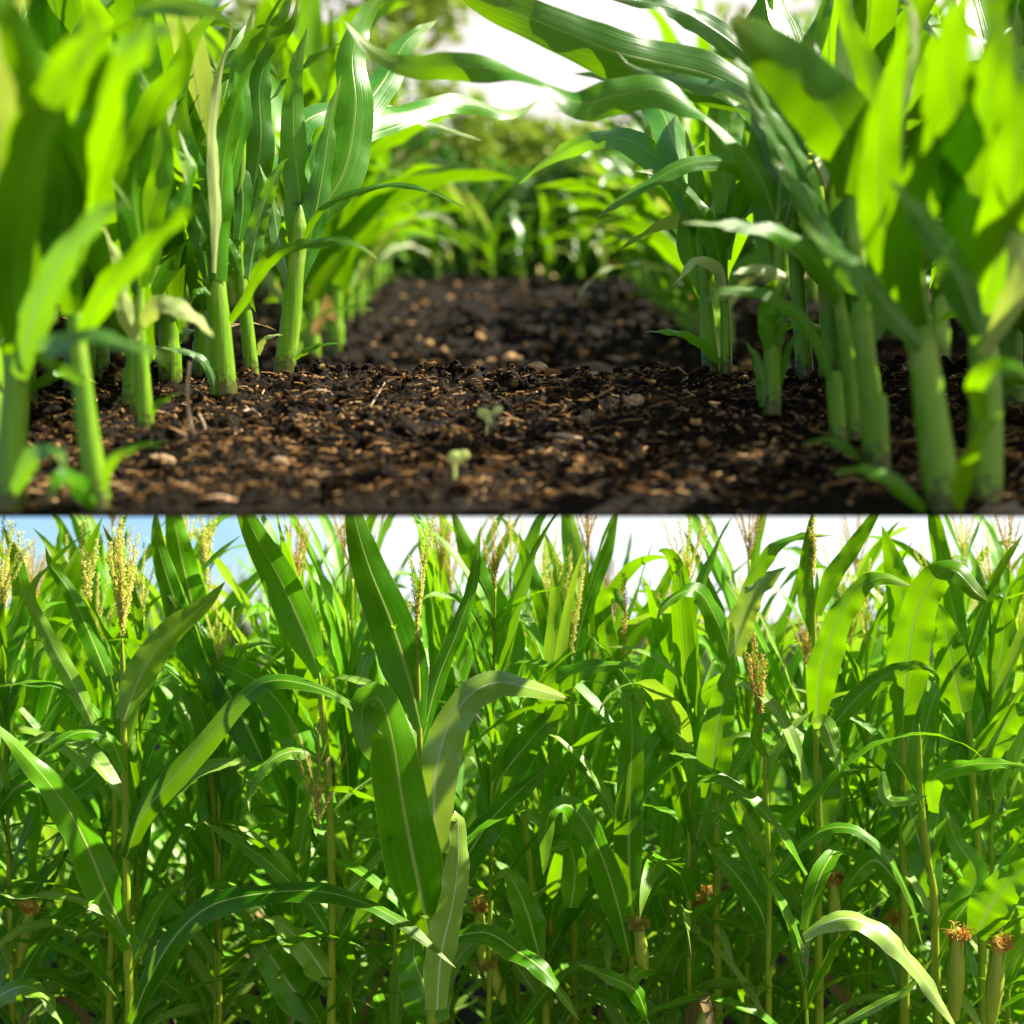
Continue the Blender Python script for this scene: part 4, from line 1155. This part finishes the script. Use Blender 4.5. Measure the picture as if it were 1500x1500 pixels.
PL(t, [(636, 1330), (680, 1260), (720, 1200), (770, 1150), (820, 1110)], 56, 5.5, 5.6, 20, 40)
ear(t, at(737, 1470, 5.7 + DO), .16, .03, M_SILK_Y, (10, 14), 3, 'fresh yellow silk')

t = tall('maize with a thin straight stalk between the tasselled plant and the widest leaves', [(485, 1500), (486, 1300), (481, 1150), (472, 1040), (468, 985)], 12, 5.5, 9)
PL(t, [(470, 992), (446, 930), (410, 850), (372, 780), (336, 700)], 62, 5.5, 5.5, 5, 5, wave=.05, base=.35)
PL(t, [(484, 1372), (450, 1320), (390, 1260), (330, 1222), (294, 1200)], 34, 5.48, 5.4, 15, 30)
PL(t, [(484, 1440), (450, 1390), (410, 1352), (384, 1346)], 50, 5.48, 5.35, 20, 40, M_LEAF_PALE)
PL(t, [(470, 1500), (430, 1450), (390, 1390), (352, 1330)], 62, 5.6, 5.7, 5, 10)
PL(t, [(476, 1118), (440, 1100), (400, 1112), (372, 1150), (356, 1186)], 28, 5.48, 5.35, 40, 40, M_LEAF_PALE)
PL(t, [(482, 1190), (452, 1120), (430, 1060), (380, 1000), (300, 960), (290, 940)], 66, 5.6, 5.8, 10, 10)
PL(t, [(486, 1390), (520, 1340), (560, 1300), (590, 1260)], 30, 5.5, 5.4, 30, 10)
place_tassel(t, 466, 1210, 5.3 + DO, 1050, 7, .5, M_TASSEL_DRY, 22, .7, label='thin dried brown tassel')
t = tall('maize whose three tall leaves rise against the sky above the long arching leaf', [(318, 1500), (320, 1300), (310, 1150), (296, 1040), (284, 960)], 12, 5.8, 8)
PL(t, [(300, 1030), (282, 960), (256, 880), (232, 800), (228, 740)], 46, 5.8, 5.8, 10, 0)
PL(t, [(290, 960), (282, 890), (262, 800), (246, 700)], 52, 5.85, 5.9, 10, 0)
PL(t, [(392, 1130), (360, 1060), (314, 980), (280, 920), (236, 860)], 62, 5.7, 5.8, 8, 4)
PL(t, [(296, 1080), (310, 1000), (300, 930), (330, 880)], 40, 5.9, 5.9, 20, 40)
PL(t, [(320, 1260), (324, 1180), (312, 1110), (296, 1050), (256, 1000)], 66, 5.8, 5.8, 0, 10)
place_tassel(t, 302, 860, 6.2 + DO, 745, 6, .2, M_TASSEL, 31, 1.2)

t = tall('maize with a broad vertical leaf turned down at its top, right of centre', [(930, 1500), (926, 1400), (925, 1320), (926, 1200)], 13, 5.55, 9)
PL(t, [(926, 1334), (921, 1240), (924, 1150), (926, 1070), (924, 1016), (938, 1030), (940, 1066)], 46, 5.5, 5.4, 0, -20, n=40, base=.5, q=.6)
PL(t, [(922, 1400), (906, 1330), (884, 1260), (852, 1196), (822, 1178), (802, 1200), (796, 1282)], 50, 5.5, 5.2, 15, 40, n=36, q=.6)
PL(t, [(948, 1492), (930, 1450), (890, 1430), (848, 1412)], 30, 5.3, 5.2, 40, 30)
PL(t, [(960, 1524), (940, 1480), (900, 1434), (870, 1420)], 44, 5.4, 5.3, 20, 20, M_LEAF)
PL(t, [(926, 1200), (945, 1120), (980, 1060), (1000, 1000)], 40, 5.6, 5.7, 20, 20)
ear(t, at(944, 1432, 5.5 + DO), .2, .03, M_SILK_Y, (6, 6), 5, 'long drooping yellow silk')
t = tall('maize with an upright leaf forking left of the broad vertical one', [(800, 1500), (780, 1300), (760, 1150), (740, 1000)], 11, 5.8, 7)
PL(t, [(775, 1085), (800, 1010), (840, 985), (880, 975), (936, 972)], 50, 5.7, 5.4, 20, 50, wave=.12)
PL(t, [(716, 1240), (730, 1150), (780, 1080), (816, 1040), (826, 1010)], 60, 5.7, 5.6, 0, 20)
PL(t, [(740, 1010), (746, 940), (720, 880), (690, 820), (660, 740)], 52, 5.9, 6, 0, 10)
PL(t, [(760, 1080), (730, 990), (716, 930), (760, 880), (820, 860)], 24, 5.8, 5.6, 50, 60)
PL(t, [(836, 1330), (842, 1280), (834, 1240), (806, 1245)], 44, 5.5, 5.4, 0, 0, M_LEAF)
PL(t, [(790, 1400), (770, 1330), (744, 1280), (724, 1290)], 50, 5.5, 5.4, 10, 20)

t = tall('maize with a slim jointed stalk and sparse leaves, right of the centre', [(1126, 1500), (1126, 1400), (1126, 1280), (1122, 1160), (1120, 1080)], 9, 5.45, 6)
PL(t, [(1130, 1292), (1152, 1260), (1182, 1230), (1222, 1212), (1264, 1220), (1300, 1256), (1330, 1310), (1352, 1386)], 22, 5.43, 5.2, 30, 60, n=36, q=.7)
PL(t, [(1122, 1360), (1112, 1330), (1080, 1284), (1036, 1236)], 40, 5.45, 5.4, 5, 10)
PL(t, [(1124, 1190), (1100, 1165), (1070, 1170), (1040, 1210)], 22, 5.45, 5.3, 40, 50, M_LEAF_PALE)
PL(t, [(1122, 1110), (1106, 1080), (1120, 1050), (1150, 1090)], 20, 5.45, 5.3, 30, 30)
place_tassel(t, 1116, 1080, 5.45 + DO, 930, 4, .12, M_TASSEL_DRY, 41, 1.3, lean=-6)
t = tall('small maize with a bare green tassel low in front of the slim jointed stalk', [(1185, 1560), (1182, 1500), (1180, 1440)], 6, 5.25, 4)
place_tassel(t, 1180, 1446, 5.25 + DO, 1360, 4, .15, M_LEAF_PALE, 43, .8)
PL(t, [(1180, 1450), (1168, 1400), (1158, 1360), (1146, 1340)], 14, 5.25, 5.2, 10, 20)
PL(t, [(1176, 1372), (1210, 1352), (1250, 1346), (1300, 1374), (1350, 1430), (1404, 1512)], 40, 5.2, 5.0, 40, 40, M_LEAF_SUN_TINT, n=36, base=.5, q=.7)
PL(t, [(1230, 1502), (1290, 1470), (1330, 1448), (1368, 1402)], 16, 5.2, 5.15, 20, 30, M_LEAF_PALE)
t = tall('maize with a pale glossy leaf coloured as if sunlit, upper right of the centre', [(1052, 1500), (1050, 1300), (1052, 1150), (1066, 1060), (1072, 960)], 12, 5.7, 8)
PL(t, [(1074, 960), (1086, 900), (1106, 865), (1134, 842), (1152, 830)], 52, 5.5, 5.4, 30, 40, M_LEAF_SUN_TINT, wave=.14)
PL(t, [(1040, 1170), (1048, 1090), (1060, 1020), (1076, 955)], 56, 5.55, 5.5, 0, 0, M_LEAF)
PL(t, [(1074, 980), (1050, 910), (1020, 865), (980, 880), (960, 910)], 42, 5.6, 5.4, 20, 50)
PL(t, [(1072, 960), (1100, 860), (1130, 806), (1170, 786), (1220, 784)], 34, 5.7, 5.6, 20, 50)
PL(t, [(1050, 1260), (1010, 1180), (1000, 1100), (1030, 1040)], 50, 5.8, 5.7, 10, 20)
t = tall('maize with a straight diagonal blade beside its tassel, against the sky', [(1200, 1500), (1198, 1300), (1196, 1150), (1193, 1000), (1190, 840)], 13, 5.6, 6)
place_tassel(t, 1190, 850, 5.6 + DO, 748, 4, .08, M_TASSEL, 51, 1.3)
PL(t, [(1196, 900), (1218, 846), (1246, 806), (1272, 768), (1300, 720)], 30, 5.58, 5.6, 20, 0)
PL(t, [(1196, 1060), (1202, 990), (1222, 920), (1252, 868), (1292, 846), (1334, 858)], 54, 5.5, 5.3, 10, 50, M_LEAF, n=36, q=.6)
PL(t, [(1192, 930), (1180, 870), (1182, 810), (1190, 748)], 26, 5.6, 5.6, 20, 0)
PL(t, [(1206, 1210), (1202, 1130), (1205, 1060), (1216, 1000)], 64, 5.65, 5.65, 0, 10)
PL(t, [(1222, 1060), (1262, 1016), (1304, 986), (1340, 974), (1372, 984)], 36, 5.4, 5.2, 10, 30)
PL(t, [(1190, 1060), (1206, 1060), (1218, 1088), (1230, 1132)], 34, 5.3, 5.2, 0, 20, M_LEAF_PALE)
ear(t, at(1222, 1400, 5.65 + DO), .3, .03, M_SILK_B, (2, 0), 7, 'shaded brown silk')
t = tall('maize with the darkest cluster of wide drooping leaves, right of the diagonal blade', [(1325, 1500), (1324, 1300), (1322, 1180), (1322, 1070)], 14, 5.6, 10)
PL(t, [(1322, 1072), (1328, 980), (1342, 900), (1368, 848), (1398, 836), (1430, 868), (1446, 880)], 66, 5.55, 5.3, 5, 30, n=36, base=.4, q=.6)
PL(t, [(1338, 1060), (1328, 980), (1326, 900), (1310, 830), (1292, 770)], 64, 5.65, 5.7, 0, 0)
PL(t, [(1410, 1044), (1396, 980), (1384, 920), (1372, 880)], 60, 5.6, 5.6, 0, 0)
PL(t, [(1322, 1200), (1330, 1120), (1350, 1060), (1346, 990)], 70, 5.7, 5.8, 0, 10)
PL(t, [(1366, 1190), (1368, 1140), (1410, 1122), (1470, 1118), (1520, 1124)], 36, 5.4, 5.2, 30, 50)
PL(t, [(1292, 1130), (1300, 1170), (1330, 1172), (1360, 1165)], 22, 5.4, 5.3, 10, 40, M_LEAF_PALE)
PL(t, [(1320, 1300), (1280, 1260), (1240, 1300), (1234, 1320)], 40, 5.6, 5.5, 10, 20)
t = tall('maize with two husked ears topped by silk, at the lower right', [(1374, 1560), (1370, 1400), (1368, 1310), (1356, 1240), (1348, 1150), (1346, 1060)], 14, 5.5, 7)
PL(t, [(1370, 1312), (1352, 1250), (1334, 1190), (1322, 1130)], 50, 5.5, 5.6, 0, 10)
PL(t, [(1428, 1372), (1450, 1330), (1480, 1290), (1530, 1250)], 66, 5.4, 5.3, 0, 10)
PL(t, [(1372, 1350), (1430, 1290), (1400, 1230), (1380, 1180)], 46, 5.6, 5.6, 10, 20)
ear(t, at(1398, 1494, 5.3 + DO), .31, .036, M_SILK_B, (0, 2), 1, 'rust brown silk on a bright green husk')
ear(t, at(1452, 1500, 5.3 + DO), .29, .036, M_SILK_B, (0, 6), 2, 'orange brown silk, bushy')
t = tall('maize at the right edge with leaves forking into the sky', [(1440, 1500), (1436, 1300), (1425, 1150), (1418, 1050), (1412, 940)], 12, 5.7, 8)
PL(t, [(1412, 960), (1396, 890), (1380, 820), (1366, 750), (1360, 700)], 34, 5.7, 5.8, 0, 0)
PL(t, [(1414, 980), (1440, 900), (1462, 840), (1500, 780)], 24, 5.7, 5.7, 20, 20)
PL(t, [(1422, 1080), (1460, 990), (1470, 900), (1440, 860)], 60, 5.75, 5.7, 0, 10)
PL(t, [(1424, 1130), (1474, 1060), (1510, 1040), (1560, 1050)], 50, 5.6, 5.4, 10, 30)
PL(t, [(1430, 1200), (1400, 1130), (1420, 1060), (1460, 1010)], 40, 5.8, 5.8, 10, 10)
ear(t, at(1310, 1430, 5.8 + DO), .22, .03, M_SILK_B, (0, -4), 9, 'dim brown silk in the shade')
ear(t, at(1030, 1530, 5.4 + DO), .14, .034, M_SILK_Y, (0, -4), 19, 'yellow green silk at the lower edge')
t = tall('maize with a leaf blade running up across the sky just right of the centre', [(842, 1500), (840, 1300), (838, 1100), (838, 960)], 10, 6.0, 7)
PL(t, [(836, 1000), (850, 920), (872, 850), (892, 800), (906, 730)], 32, 6.0, 6.1, 10, 10)
PL(t, [(838, 1030), (810, 950), (800, 900), (780, 840), (760, 780)], 36, 6.0, 6.1, 10, 0)
PL(t, [(842, 1100), (870, 1020), (900, 960), (950, 900), (1000, 800)], 40, 6.0, 6.0, 10, 10)
place_tassel(t, 838, 960, 6.0 + DO, 800, 5, .2, M_TASSEL, 61, 1.2)
t = tall('maize with an orange brown tassel rising alone between two leaf blades, centre right', [(914, 1500), (914, 1300), (914, 1100), (913, 960)], 10, 5.9, 6)
place_tassel(t, 913, 965, 5.9 + DO, 842, 0, .1, M_TASSEL_DRY, 63, 1.4)
PL(t, [(914, 1080), (950, 1000), (982, 920), (960, 870)], 46, 5.95, 5.9, 10, 20)
PL(t, [(914, 1000), (890, 940), (884, 880), (900, 870), (918, 900)], 34, 5.9, 5.7, 10, 0)
ear(t, at(786, 1425, 5.9 + DO), .16, .024, M_SILK_B, (0, 5), 17, 'small reddish silk')

# generic tall plants behind and between
lp = [mature_plant(500 + i, 'x', 'x', 2.82 + .05 * (i % 4), 1 if i % 3 == 0 else 0, True, 19 + i % 3) for i in range(10)]
lused = set()
mrng = random.Random(404)
rows = [(5.95, .4, 'second row'), (6.3, .38, 'second row'), (6.7, .38, 'third row'), (7.1, .38, 'third row'), (7.5, .38, 'middle'), (8.0, .38, 'middle'), (8.6, .4, 'middle'), (9.3, .44, 'rear'), (10.2, .5, 'rear'), (11.3, .55, 'rear'), (12.6, .62, 'rear')]
LBL = {'second row': ('tall maize partly hidden straight behind the front plants', 'maize plants right behind the front ones'),
       'third row': ('tall maize seen in gaps two rows behind the front plants', 'maize plants two rows back'),
       'middle': ('tall maize deep in the field, mostly leaf tips and tassel in view', 'maize plants in the middle of the field'),
       'rear': ('small distant maize at the back of the field against the sky', 'maize plants at the back of the field')}
for y, sp_, key in rows:
    hw = .36 * y + .45
    x = -hw + mrng.random() * .3
    while x < hw:
        k = mrng.randrange(10)
        if k in lused: o = copy_tree(lp[k])
        else: lused.add(k); o = lp[k]
        # tops stay near the line of sight just under the terrace, or above eye level behind it
        s = mrng.uniform(.9, 1.06) if y < 7.2 else mrng.uniform(.84, .97)
        o.location = (x + mrng.uniform(-.08, .08), y + mrng.uniform(-.12, .12), 0)
        o.rotation_euler = (0, 0, mrng.random() * 6.28)
        o.scale = (s, s, s * mrng.uniform(.96, 1.06))
        o['label'], o['group'] = LBL[key]
        x += sp_ * mrng.uniform(.8, 1.2)
